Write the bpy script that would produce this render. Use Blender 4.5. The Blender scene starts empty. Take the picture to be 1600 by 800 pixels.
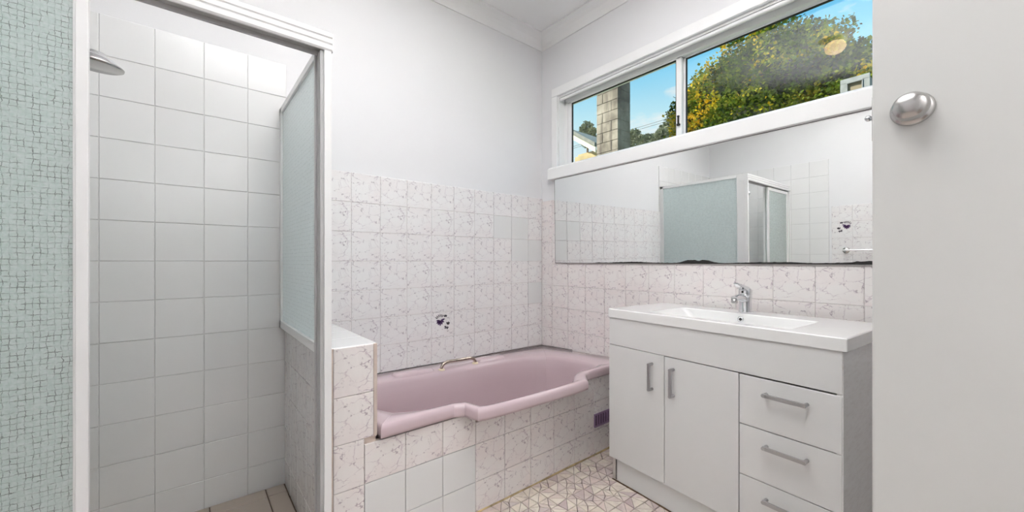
import bpy, bmesh, math, random
from mathutils import Vector, Matrix, noise
random.seed(7)
R = math.radians
scn = bpy.context.scene
col = scn.collection

# ------------------------------------------------------------------ camera
FLOOR = -0.02
CAM = Vector((-1.9747, -2.055, 1.0))
YAW = 0.8818
cam_d = bpy.data.cameras.new('camera')
cam_d.sensor_width = 36.0
cam_d.lens = 612.28 / 1600 * 36.0
cam_d.shift_y = (408.08 - 400) / 1600
cam_d.clip_start = 0.02
cam_d.clip_end = 300
cam = bpy.data.objects.new('camera', cam_d)
col.objects.link(cam)
cam.location = CAM
cam.rotation_euler = (R(90), 0, YAW - R(90))
scn.camera = cam

# ------------------------------------------------------------------ world, sun, exposure
scn.view_settings.view_transform = 'Standard'
scn.view_settings.look = 'None'
scn.view_settings.gamma = 1.0
scn.view_settings.use_curve_mapping = False
scn.view_settings.exposure = 0.0

world = bpy.data.worlds.new('sky')
scn.world = world
world.use_nodes = True
wn, wl = world.node_tree.nodes, world.node_tree.links
wn.clear()
w_out = wn.new('ShaderNodeOutputWorld')
w_bg = wn.new('ShaderNodeBackground')
w_tc = wn.new('ShaderNodeTexCoord')
w_sep = wn.new('ShaderNodeSeparateXYZ')
w_ramp = wn.new('ShaderNodeValToRGB')
w_ramp.color_ramp.elements[0].position = 0.22
w_ramp.color_ramp.elements[0].color = (0.82, 0.93, 0.97, 1)
w_ramp.color_ramp.elements[1].position = 0.52
w_ramp.color_ramp.elements[1].color = (0.08, 0.50, 0.94, 1)
e_ = w_ramp.color_ramp.elements.new(0.33)
e_.color = (0.56, 0.86, 0.97, 1)
e_ = w_ramp.color_ramp.elements.new(0.42)
e_.color = (0.25, 0.68, 0.96, 1)
w_map = wn.new('ShaderNodeMapping')
w_map.inputs['Scale'].default_value = (1.0, 1.0, 2.6)
w_no = wn.new('ShaderNodeTexNoise')
w_no.inputs['Scale'].default_value = 4.2
w_no.inputs['Detail'].default_value = 5
w_no.inputs['Roughness'].default_value = 0.55
w_cr = wn.new('ShaderNodeValToRGB')
w_cr.color_ramp.elements[0].position = 0.62
w_cr.color_ramp.elements[1].position = 0.72
w_mix = wn.new('ShaderNodeMix')
w_mix.data_type = 'RGBA'
w_mix.inputs['B'].default_value = (0.95, 0.96, 0.97, 1)
wl.new(w_tc.outputs['Generated'], w_sep.inputs[0])
wl.new(w_sep.outputs['Z'], w_ramp.inputs[0])
wl.new(w_tc.outputs['Generated'], w_map.inputs[0])
wl.new(w_map.outputs[0], w_no.inputs['Vector'])
wl.new(w_no.outputs['Fac'], w_cr.inputs[0])
wl.new(w_cr.outputs[0], w_mix.inputs['Factor'])
wl.new(w_ramp.outputs[0], w_mix.inputs['A'])
wl.new(w_mix.outputs['Result'], w_bg.inputs['Color'])
w_bg.inputs['Strength'].default_value = 1.0
wl.new(w_bg.outputs[0], w_out.inputs[0])

sun_d = bpy.data.lights.new('sun', 'SUN')
sun_d.energy = 9.0
sun_d.color = (1.0, 0.94, 0.82)
sun_d.angle = R(0.6)
sun = bpy.data.objects.new('sun', sun_d)
col.objects.link(sun)
sun.rotation_euler = Vector((0.62, -0.42, -0.66)).to_track_quat('-Z', 'Y').to_euler()

# the photographer's flash, fired up at the ceiling beside the camera
fl_d = bpy.data.lights.new('bounce_flash', 'SPOT')
fl_d.energy = 1000
fl_d.color = (0.985, 0.99, 1.0)
fl_d.spot_size = R(66)
fl_d.spot_blend = 0.9
fl_d.shadow_soft_size = 0.08
fl = bpy.data.objects.new('bounce_flash', fl_d)
col.objects.link(fl)
fl.location = (-1.90, -1.95, 1.15)
fl.rotation_euler = Vector((0.30, 0.33, 1.0)).to_track_quat('-Z', 'Y').to_euler()

# ------------------------------------------------------------------ node helpers and materials
def mat(name):
    m = bpy.data.materials.new(name)
    m.use_nodes = True
    nt = m.node_tree
    return m, nt, nt.nodes['Principled BSDF'], nt.nodes['Material Output']

def nd(nt, typ, **kw):
    n = nt.nodes.new(typ)
    for k, v in kw.items():
        if k in n.inputs: n.inputs[k].default_value = v
        else: setattr(n, k, v)
    return n

def ramp(nt, src, stops):
    r = nt.nodes.new('ShaderNodeValToRGB')
    el = r.color_ramp.elements
    while len(el) < len(stops): el.new(0.5)
    for x, (p, c) in zip(el, stops):
        x.position = p
        x.color = (*c, 1) if len(c) == 3 else c
    nt.links.new(src, r.inputs[0])
    return r.outputs[0]

def mixc(nt, fac, a, b, mode='MIX'):
    m = nt.nodes.new('ShaderNodeMix'); m.data_type = 'RGBA'; m.blend_type = mode
    for s, v in (('Factor', fac), ('A', a), ('B', b)):
        if hasattr(v, 'is_linked'): nt.links.new(v, m.inputs[s])
        else:
            m.inputs[s].default_value = v if s == 'Factor' else (*v, 1)
    return m.outputs['Result']

def mth(nt, op, a, b=0.0):
    m = nt.nodes.new('ShaderNodeMath'); m.operation = op
    for i, v in enumerate((a, b)):
        if hasattr(v, 'is_linked'): nt.links.new(v, m.inputs[i])
        else: m.inputs[i].default_value = v
    return m.outputs[0]

def simple(name, c, rough=0.5, metal=0.0, var=0.04, scale=6.0, bump=0.0, bscale=60.0, spec=0.5, coat=0.0):
    m, nt, p, o = mat(name)
    tc = nd(nt, 'ShaderNodeTexCoord')
    no = nd(nt, 'ShaderNodeTexNoise', Scale=scale, Detail=3.0)
    nt.links.new(tc.outputs['Object'], no.inputs['Vector'])
    lo = tuple(max(0, x * (1 - var)) for x in c); hi = tuple(min(1, x * (1 + var)) for x in c)
    nt.links.new(ramp(nt, no.outputs['Fac'], [(0.3, lo), (0.7, hi)]), p.inputs['Base Color'])
    p.inputs['Roughness'].default_value = rough
    p.inputs['Metallic'].default_value = metal
    p.inputs['Specular IOR Level'].default_value = spec
    p.inputs['Coat Weight'].default_value = coat
    if bump:
        n2 = nd(nt, 'ShaderNodeTexNoise', Scale=bscale, Detail=2.0)
        nt.links.new(tc.outputs['Object'], n2.inputs['Vector'])
        b = nd(nt, 'ShaderNodeBump', Strength=bump, Distance=0.002)
        nt.links.new(n2.outputs['Fac'], b.inputs['Height'])
        nt.links.new(b.outputs[0], p.inputs['Normal'])
    return m

M = {}
M['wall'] = simple('wall_paint', (0.80, 0.80, 0.815), 0.55, var=0.012, scale=2, bump=0.03, bscale=90)
M['ceiling'] = simple('ceiling_paint', (0.90, 0.90, 0.90), 0.6, var=0.01)
M['cornice'] = simple('cornice_paint', (0.88, 0.88, 0.88), 0.5, var=0.01)
M['trim'] = simple('gloss_white_trim', (0.90, 0.90, 0.90), 0.3, var=0.01)
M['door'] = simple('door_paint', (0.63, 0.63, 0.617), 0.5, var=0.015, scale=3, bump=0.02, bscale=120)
M['alu'] = simple('white_powder_coat', (0.86, 0.86, 0.86), 0.32, var=0.01)
M['alu_raw'] = simple('grey_channel', (0.46, 0.46, 0.46), 0.45, 0.0, var=0.04)
M['lam'] = simple('white_laminate', (0.74, 0.74, 0.735), 0.28, var=0.008)
M['kick'] = simple('kick_laminate', (0.74, 0.745, 0.74), 0.35, var=0.015)
M['carcass'] = simple('carcass_board', (0.62, 0.58, 0.55), 0.6, var=0.1, scale=12)
M['resin'] = simple('white_moulded_resin', (0.90, 0.90, 0.895), 0.12, var=0.004, coat=0.4)
M['chrome'] = simple('chrome', (0.80, 0.81, 0.83), 0.08, 1.0, var=0.02)
M['satin'] = simple('satin_steel', (0.50, 0.49, 0.48), 0.24, 1.0, var=0.03, bump=0.02, bscale=200)
M['handle'] = simple('brushed_handle', (0.46, 0.46, 0.47), 0.34, 1.0, var=0.03)
M['oldchrome'] = simple('tarnished_chrome', (0.50, 0.42, 0.36), 0.22, 1.0, var=0.25, scale=60)
M['rose'] = simple('yellowed_rosette', (0.72, 0.62, 0.45), 0.45, var=0.15, scale=80)
M['black'] = simple('black_and_gap_shade', (0.015, 0.014, 0.013), 0.7, var=0.1)  # for real black parts, and for shade painted into the vanity gaps
M['grout_w'] = simple('white_grout', (0.70, 0.70, 0.695), 0.8, var=0.06, scale=30)
M['grout_p'] = simple('cream_grout', (0.63, 0.53, 0.47), 0.85, var=0.14, scale=18)
M['grout_l'] = simple('pale_grout', (0.74, 0.69, 0.68), 0.85, var=0.06, scale=18)
M['grout_f'] = simple('dark_floor_grout', (0.20, 0.16, 0.14), 0.9, var=0.3, scale=25)
M['grout_s'] = simple('shower_floor_grout', (0.16, 0.12, 0.09), 0.9, var=0.3, scale=25)
M['sealant'] = simple('stained_sealant', (0.48, 0.37, 0.20), 0.6, var=0.5, scale=22)
M['dirt'] = simple('dark_dirt_line', (0.11, 0.07, 0.04), 0.9, var=0.5, scale=30)
M['vent'] = simple('mauve_vent_plastic', (0.27, 0.17, 0.30), 0.4, var=0.08, scale=40)
M['ventdark'] = simple('vent_slot_shade', (0.03, 0.015, 0.03), 0.8)
M['petal'] = simple('purple_print', (0.075, 0.035, 0.11), 0.3, var=0.5, scale=120)
M['petal_d'] = simple('grey_print', (0.10, 0.09, 0.11), 0.3, var=0.4, scale=120)
M['oldwhite'] = simple('weathered_white_paint', (0.24, 0.25, 0.245), 0.7, var=0.15, scale=14)
M['tan_pane'] = simple('tan_blind', (0.20, 0.16, 0.09), 0.5, var=0.12, scale=9)
M['bath'] = simple('pink_enamel', (0.59, 0.465, 0.495), 0.11, var=0.012, scale=3, coat=0.3)
M['plainshower'] = None

def tile_mat(name, base, var, rough, bump, bscale):
    m, nt, p, o = mat(name)
    tc = nd(nt, 'ShaderNodeTexCoord'); oi = nd(nt, 'ShaderNodeObjectInfo')
    c1 = tuple(x * (1 - var) for x in base); c2 = tuple(min(1, x * (1 + var)) for x in base)
    nt.links.new(ramp(nt, oi.outputs['Random'], [(0, c1), (1, c2)]), p.inputs['Base Color'])
    p.inputs['Roughness'].default_value = rough
    no = nd(nt, 'ShaderNodeTexNoise', Scale=bscale, Detail=1.0)
    va = nd(nt, 'ShaderNodeVectorMath', operation='MULTIPLY_ADD')
    cx = nd(nt, 'ShaderNodeCombineXYZ')
    for i in range(3): nt.links.new(oi.outputs['Random'], cx.inputs[i])
    va.inputs[1].default_value = (1, 1, 1)
    sc = nd(nt, 'ShaderNodeVectorMath', operation='SCALE'); sc.inputs['Scale'].default_value = 9.0
    nt.links.new(cx.outputs[0], sc.inputs[0])
    nt.links.new(tc.outputs['Object'], va.inputs[0]); nt.links.new(sc.outputs[0], va.inputs[2])
    nt.links.new(va.outputs[0], no.inputs['Vector'])
    b = nd(nt, 'ShaderNodeBump', Strength=bump, Distance=0.002)
    nt.links.new(no.outputs['Fac'], b.inputs['Height']); nt.links.new(b.outputs[0], p.inputs['Normal'])
    return m

M['tile_w'] = tile_mat('plain_white_glazed_tile', (0.81, 0.81, 0.81), 0.02, 0.16, 0.10, 9)
M['tile_plain'] = tile_mat('plain_grey_white_tile', (0.78, 0.785, 0.785), 0.012, 0.22, 0.05, 9)
M['tile_beige'] = tile_mat('beige_floor_tile', (0.47, 0.40, 0.34), 0.06, 0.4, 0.1, 25)

def vein_mat(name, base, tint, vein):
    m, nt, p, o = mat(name)
    L = nt.links.new
    tc = nd(nt, 'ShaderNodeTexCoord'); oi = nd(nt, 'ShaderNodeObjectInfo')
    st = mth(nt, 'FLOOR', mth(nt, 'MULTIPLY', oi.outputs['Random'], 2.999))
    cx = nd(nt, 'ShaderNodeCombineXYZ')
    L(mth(nt, 'MULTIPLY', st, 3.7), cx.inputs[0]); L(mth(nt, 'MULTIPLY', st, 1.3), cx.inputs[2])
    ad = nd(nt, 'ShaderNodeVectorMath', operation='ADD')
    L(tc.outputs['Object'], ad.inputs[0]); L(cx.outputs[0], ad.inputs[1])
    dn = nd(nt, 'ShaderNodeTexNoise', Scale=20.0, Detail=3.0, Roughness=0.65)
    L(ad.outputs[0], dn.inputs['Vector'])
    sb = nd(nt, 'ShaderNodeVectorMath', operation='SUBTRACT'); sb.inputs[1].default_value = (.5, .5, .5)
    L(dn.outputs['Color'], sb.inputs[0])
    sc = nd(nt, 'ShaderNodeVectorMath', operation='SCALE'); sc.inputs['Scale'].default_value = 0.045
    L(sb.outputs[0], sc.inputs[0])
    a2 = nd(nt, 'ShaderNodeVectorMath', operation='ADD'); L(ad.outputs[0], a2.inputs[0]); L(sc.outputs[0], a2.inputs[1])
    mp = nd(nt, 'ShaderNodeMapping'); mp.inputs['Rotation'].default_value = (0, R(40), 0); mp.inputs['Scale'].default_value = (1.0, 0.35, 2.0)
    L(a2.outputs[0], mp.inputs[0])
    vo = nd(nt, 'ShaderNodeTexVoronoi', feature='DISTANCE_TO_EDGE', Scale=14.0)
    L(mp.outputs[0], vo.inputs['Vector'])
    line = ramp(nt, vo.outputs['Distance'], [(0.006, (1, 1, 1)), (0.034, (0, 0, 0))])
    mk = nd(nt, 'ShaderNodeTexNoise', Scale=22.0, Detail=2.0); L(ad.outputs[0], mk.inputs['Vector'])
    mask = ramp(nt, mk.outputs['Fac'], [(0.42, (0.12, 0.12, 0.12)), (0.64, (0.95, 0.95, 0.95))])
    fac = mixc(nt, 1.0, line, mask, 'MULTIPLY')
    # small dark knots on the veins
    vk = nd(nt, 'ShaderNodeTexNoise', Scale=75.0, Detail=2.0); L(a2.outputs[0], vk.inputs['Vector'])
    wide = ramp(nt, vo.outputs['Distance'], [(0.05, (1, 1, 1)), (0.16, (0, 0, 0))])
    knot = ramp(nt, vk.outputs['Fac'], [(0.60, (0, 0, 0)), (0.66, (1, 1, 1))])
    kf = mixc(nt, 1.0, wide, knot, 'MULTIPLY')
    cl = nd(nt, 'ShaderNodeTexNoise', Scale=9.0, Detail=2.0); L(ad.outputs[0], cl.inputs['Vector'])
    bcol = ramp(nt, cl.outputs['Fac'], [(0.35, tint), (0.6, base)])
    c1 = mixc(nt, fac, bcol, vein)
    c2 = mixc(nt, mth(nt, 'MULTIPLY', kf, 0.75), c1, tuple(x * 0.72 for x in vein))
    L(c2, p.inputs['Base Color'])
    p.inputs['Roughness'].default_value = 0.13
    bn = nd(nt, 'ShaderNodeTexNoise', Scale=42.0, Detail=1.5)
    mp2 = nd(nt, 'ShaderNodeMapping'); mp2.inputs['Rotation'].default_value = (0, R(-35), 0); mp2.inputs['Scale'].default_value = (1.0, 1.0, 0.45)
    L(ad.outputs[0], mp2.inputs[0]); L(mp2.outputs[0], bn.inputs['Vector'])
    b = nd(nt, 'ShaderNodeBump', Strength=0.32, Distance=0.003)
    L(bn.outputs['Fac'], b.inputs['Height']); L(b.outputs[0], p.inputs['Normal'])
    return m

M['vein'] = vein_mat('lilac_veined_tile', (0.86, 0.85, 0.85), (0.85, 0.82, 0.82), (0.56, 0.50, 0.55))
M['vein_warm'] = vein_mat('pink_veined_tile', (0.85, 0.815, 0.80), (0.84, 0.775, 0.765), (0.54, 0.45, 0.50))

def floor_mat():
    m, nt, p, o = mat('pink_cream_mosaic')
    L = nt.links.new
    tc = nd(nt, 'ShaderNodeTexCoord'); at = nd(nt, 'ShaderNodeAttribute', attribute_name='tone')
    c = ramp(nt, at.outputs['Fac'], [(0.0, (0.76, 0.67, 0.58)), (0.25, (0.80, 0.74, 0.65)), (0.45, (0.73, 0.61, 0.56)),
                                     (0.62, (0.68, 0.58, 0.55)), (0.78, (0.79, 0.72, 0.63)), (0.92, (0.55, 0.43, 0.43)), (1.0, (0.64, 0.56, 0.54))])
    no = nd(nt, 'ShaderNodeTexNoise', Scale=28.0, Detail=4.0, Roughness=0.6)
    gm = nd(nt, 'ShaderNodeNewGeometry')
    L(gm.outputs['Position'], no.inputs['Vector'])
    L(mixc(nt, ramp(nt, no.outputs['Fac'], [(0.45, (0, 0, 0)), (0.7, (0.55, 0.55, 0.55))]), c, (0.47, 0.38, 0.37)), p.inputs['Base Color'])
    p.inputs['Roughness'].default_value = 0.32
    return m
M['mosaic'] = floor_mat()

def glass_mat():
    m, nt, p, o = mat('window_glass')
    tr = nd(nt, 'ShaderNodeBsdfTransparent'); gl = nd(nt, 'ShaderNodeBsdfGlossy', Roughness=0.0)
    tr.inputs['Color'].default_value = (0.97, 0.985, 0.98, 1)
    gm = nd(nt, 'ShaderNodeNewGeometry'); fr = nd(nt, 'ShaderNodeFresnel', IOR=1.5)
    ff = mth(nt, 'MULTIPLY', fr.outputs[0], mth(nt, 'SUBTRACT', 1.0, gm.outputs['Backfacing']))
    no = nd(nt, 'ShaderNodeTexNoise', Scale=2.0); tc = nd(nt, 'ShaderNodeTexCoord')
    nt.links.new(tc.outputs['Object'], no.inputs['Vector'])
    b = nd(nt, 'ShaderNodeBump', Strength=0.01, Distance=0.002)
    nt.links.new(no.outputs['Fac'], b.inputs['Height']); nt.links.new(b.outputs[0], gl.inputs['Normal'])
    mx = nd(nt, 'ShaderNodeMixShader')
    nt.links.new(ff, mx.inputs[0]); nt.links.new(tr.outputs[0], mx.inputs[1]); nt.links.new(gl.outputs[0], mx.inputs[2])
    nt.links.new(mx.outputs[0], o.inputs[0])
    return m
M['glass'] = glass_mat()

def frosted(name, c, weave, wsc, trans=0.42):
    """obscure glass: light passes diffused; woven relief"""
    m, nt, p, o = mat(name)
    L = nt.links.new
    tc = nd(nt, 'ShaderNodeTexCoord')
    no = nd(nt, 'ShaderNodeTexNoise', Scale=40.0, Detail=4.0, Roughness=0.7)
    L(tc.outputs['Object'], no.inputs['Vector'])
    sb = nd(nt, 'ShaderNodeVectorMath', operation='SUBTRACT'); sb.inputs[1].default_value = (.5, .5, .5)
    L(no.outputs['Color'], sb.inputs[0])
    sc = nd(nt, 'ShaderNodeVectorMath', operation='SCALE'); sc.inputs['Scale'].default_value = 0.009
    L(sb.outputs[0], sc.inputs[0])
    ad = nd(nt, 'ShaderNodeVectorMath', operation='ADD'); L(tc.outputs['Object'], ad.inputs[0]); L(sc.outputs[0], ad.inputs[1])
    sp = nd(nt, 'ShaderNodeSeparateXYZ'); L(ad.outputs[0], sp.inputs[0])
    hor = mth(nt, 'ADD', sp.outputs['X'], sp.outputs['Y'])
    def lines(v, n):
        fr = mth(nt, 'FRACT', mth(nt, 'MULTIPLY', v, n))
        return mth(nt, 'LESS_THAN', mth(nt, 'ABSOLUTE', mth(nt, 'SUBTRACT', fr, 0.5)), 0.058)
    g = mth(nt, 'MAXIMUM', lines(sp.outputs['Z'], 68.0 * wsc), lines(hor, 78.0 * wsc))
    n2 = nd(nt, 'ShaderNodeTexNoise', Scale=55.0, Detail=3.0); L(tc.outputs['Object'], n2.inputs['Vector'])
    mk = ramp(nt, n2.outputs['Fac'], [(0.40, (0.1, 0.1, 0.1)), (0.62, (1, 1, 1))])
    n3 = nd(nt, 'ShaderNodeTexNoise', Scale=170.0, Detail=2.0); L(tc.outputs['Object'], n3.inputs['Vector'])
    gf = mth(nt, 'MULTIPLY', mth(nt, 'MULTIPLY', g, mk), weave)
    base = mixc(nt, ramp(nt, n3.outputs['Fac'], [(0.35, (0, 0, 0)), (0.7, (1, 1, 1))]), tuple(x * 0.93 for x in c), tuple(min(1, x * 1.06) for x in c))
    cc = mixc(nt, gf, base, tuple(x * 0.30 for x in c))
    di = nd(nt, 'ShaderNodeBsdfDiffuse'); tl = nd(nt, 'ShaderNodeBsdfTranslucent'); gl = nd(nt, 'ShaderNodeBsdfGlossy', Roughness=0.22)
    L(cc, di.inputs['Color']); L(cc, tl.inputs['Color'])
    bh = nd(nt, 'ShaderNodeBump', Strength=0.5, Distance=0.002)
    L(mth(nt, 'SUBTRACT', n3.outputs['Fac'], gf), bh.inputs['Height'])
    L(bh.outputs[0], gl.inputs['Normal'])
    rf = nd(nt, 'ShaderNodeBsdfRefraction', Roughness=0.32, IOR=1.05); L(cc, rf.inputs['Color'])
    m1 = nd(nt, 'ShaderNodeMixShader'); m1.inputs[0].default_value = trans
    L(di.outputs[0], m1.inputs[1]); L(tl.outputs[0], m1.inputs[2])
    m2 = nd(nt, 'ShaderNodeMixShader'); m2.inputs[0].default_value = 0.30
    L(m1.outputs[0], m2.inputs[1]); L(rf.outputs[0], m2.inputs[2])
    gm = nd(nt, 'ShaderNodeNewGeometry'); fr = nd(nt, 'ShaderNodeFresnel', IOR=1.45)
    ff = mth(nt, 'MULTIPLY', fr.outputs[0], mth(nt, 'SUBTRACT', 1.0, gm.outputs['Backfacing']))
    m3 = nd(nt, 'ShaderNodeMixShader'); L(ff, m3.inputs[0]); L(m2.outputs[0], m3.inputs[1]); L(gl.outputs[0], m3.inputs[2])
    L(m3.outputs[0], o.inputs[0])
    return m
M['frost_green'] = frosted('green_woven_glass', (0.90, 0.985, 0.96), 0.85, 1.25, 0.46)
M['frost_blue'] = frosted('pale_obscure_glass', (0.90, 0.985, 0.99), 0.34, 1.0, 0.60)

def mirror_mat():
    m, nt, p, o = mat('silvered_mirror')
    no = nd(nt, 'ShaderNodeTexNoise', Scale=3.0); tc = nd(nt, 'ShaderNodeTexCoord')
    nt.links.new(tc.outputs['Object'], no.inputs['Vector'])
    nt.links.new(ramp(nt, no.outputs['Fac'], [(0.3, (0.88, 0.895, 0.89)), (0.7, (0.90, 0.91, 0.905))]), p.inputs['Base Color'])
    p.inputs['Metallic'].default_value = 1.0
    p.inputs['Roughness'].default_value = 0.0
    return m
M['mirror'] = mirror_mat()

def emit_mat(name, c, s):
    m, nt, p, o = mat(name)
    no = nd(nt, 'ShaderNodeTexNoise', Scale=5.0); tc = nd(nt, 'ShaderNodeTexCoord')
    nt.links.new(tc.outputs['Object'], no.inputs['Vector'])
    nt.links.new(ramp(nt, no.outputs['Fac'], [(0.3, tuple(x * 0.97 for x in c)), (0.7, c)]), p.inputs['Emission Color'])
    p.inputs['Emission Strength'].default_value = s
    p.inputs['Base Color'].default_value = (0.8, 0.76, 0.7, 1)
    return m
M['lamp'] = emit_mat('warm_lit_opal_glass', (1.0, 0.72, 0.40), 18.0)

def side_mat():
    m, nt, p, o = mat('scuffed_white_side_panel')
    tc = nd(nt, 'ShaderNodeTexCoord')
    mp = nd(nt, 'ShaderNodeMapping'); mp.inputs['Rotation'].default_value = (R(35), 0, 0); mp.inputs['Scale'].default_value = (1, 9, 40)
    no = nd(nt, 'ShaderNodeTexNoise', Scale=2.2, Detail=5.0, Roughness=0.7)
    nt.links.new(tc.outputs['Object'], mp.inputs[0]); nt.links.new(mp.outputs[0], no.inputs['Vector'])
    nt.links.new(ramp(nt, no.outputs['Fac'], [(0.3, (0.80, 0.785, 0.775)), (0.55, (0.88, 0.875, 0.87))]), p.inputs['Base Color'])
    p.inputs['Roughness'].default_value = 0.35
    return m
M['side'] = side_mat()

def block_mat():
    m, nt, p, o = mat('weathered_grey_render')
    L = nt.links.new
    gm = nd(nt, 'ShaderNodeNewGeometry')
    no = nd(nt, 'ShaderNodeTexNoise', Scale=2.2, Detail=7.0, Roughness=0.65); L(gm.outputs['Position'], no.inputs['Vector'])
    c = ramp(nt, no.outputs['Fac'], [(0.32, (0.10, 0.08, 0.06)), (0.5, (0.25, 0.215, 0.17)), (0.7, (0.38, 0.335, 0.27))])
    # dark run-off streaks down one side
    mp = nd(nt, 'ShaderNodeMapping'); mp.inputs['Scale'].default_value = (1.0, 5.5, 0.5); mp.inputs['Location'].default_value = (0, 0.35, 0.2)
    L(gm.outputs['Position'], mp.inputs[0])
    n2 = nd(nt, 'ShaderNodeTexNoise', Scale=1.0, Detail=5.0); L(mp.outputs[0], n2.inputs['Vector'])
    L(mixc(nt, ramp(nt, n2.outputs['Fac'], [(0.52, (0, 0, 0)), (0.64, (0.85, 0.85, 0.85))]), c, (0.09, 0.07, 0.055)), p.inputs['Base Color'])
    p.inputs['Roughness'].default_value = 0.9
    return m
M['block'] = block_mat()
M['mortar'] = simple('dark_mortar', (0.20, 0.17, 0.135), 0.95, var=0.3)
M['fascia'] = simple('cream_fascia', (0.62, 0.60, 0.46), 0.6, var=0.06)
M['house'] = simple('ochre_weatherboard', (0.42, 0.33, 0.17), 0.8, var=0.2, scale=3)
M['roof'] = simple('grey_roof_sheet', (0.20, 0.20, 0.17), 0.7, var=0.15)
M['cable'] = simple('grey_cable', (0.22, 0.25, 0.27), 0.7)
M['bark'] = simple('brown_bark', (0.14, 0.10, 0.07), 0.95, var=0.3, scale=8)
M['grass'] = simple('dry_grass', (0.22, 0.24, 0.09), 0.95, var=0.35, scale=1.5)

def leaf_mat(name, stops):
    m, nt, p, o = mat(name)
    L = nt.links.new
    at = nd(nt, 'ShaderNodeAttribute', attribute_name='tone')
    c = ramp(nt, at.outputs['Fac'], stops)
    di = nd(nt, 'ShaderNodeBsdfDiffuse'); tl = nd(nt, 'ShaderNodeBsdfTranslucent')
    L(c, di.inputs['Color']); L(c, tl.inputs['Color'])
    m1 = nd(nt, 'ShaderNodeMixShader'); m1.inputs[0].default_value = 0.3
    L(di.outputs[0], m1.inputs[1]); L(tl.outputs[0], m1.inputs[2]); L(m1.outputs[0], o.inputs[0])
    return m
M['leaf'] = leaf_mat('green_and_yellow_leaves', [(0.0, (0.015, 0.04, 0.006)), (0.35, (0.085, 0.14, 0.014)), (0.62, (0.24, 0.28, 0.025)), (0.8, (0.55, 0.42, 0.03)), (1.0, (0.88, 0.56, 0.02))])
M['leaf_d'] = leaf_mat('dark_green_leaves', [(0.0, (0.025, 0.05, 0.015)), (0.5, (0.08, 0.13, 0.03)), (1.0, (0.20, 0.26, 0.06))])
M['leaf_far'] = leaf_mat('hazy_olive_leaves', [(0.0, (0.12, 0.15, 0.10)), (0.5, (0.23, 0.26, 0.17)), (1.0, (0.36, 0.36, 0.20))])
M['core'] = simple('painted_crown_shade', (0.035, 0.045, 0.015), 1.0, var=0.4, scale=5)  # shade between the leaves, put into a dark colour

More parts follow.
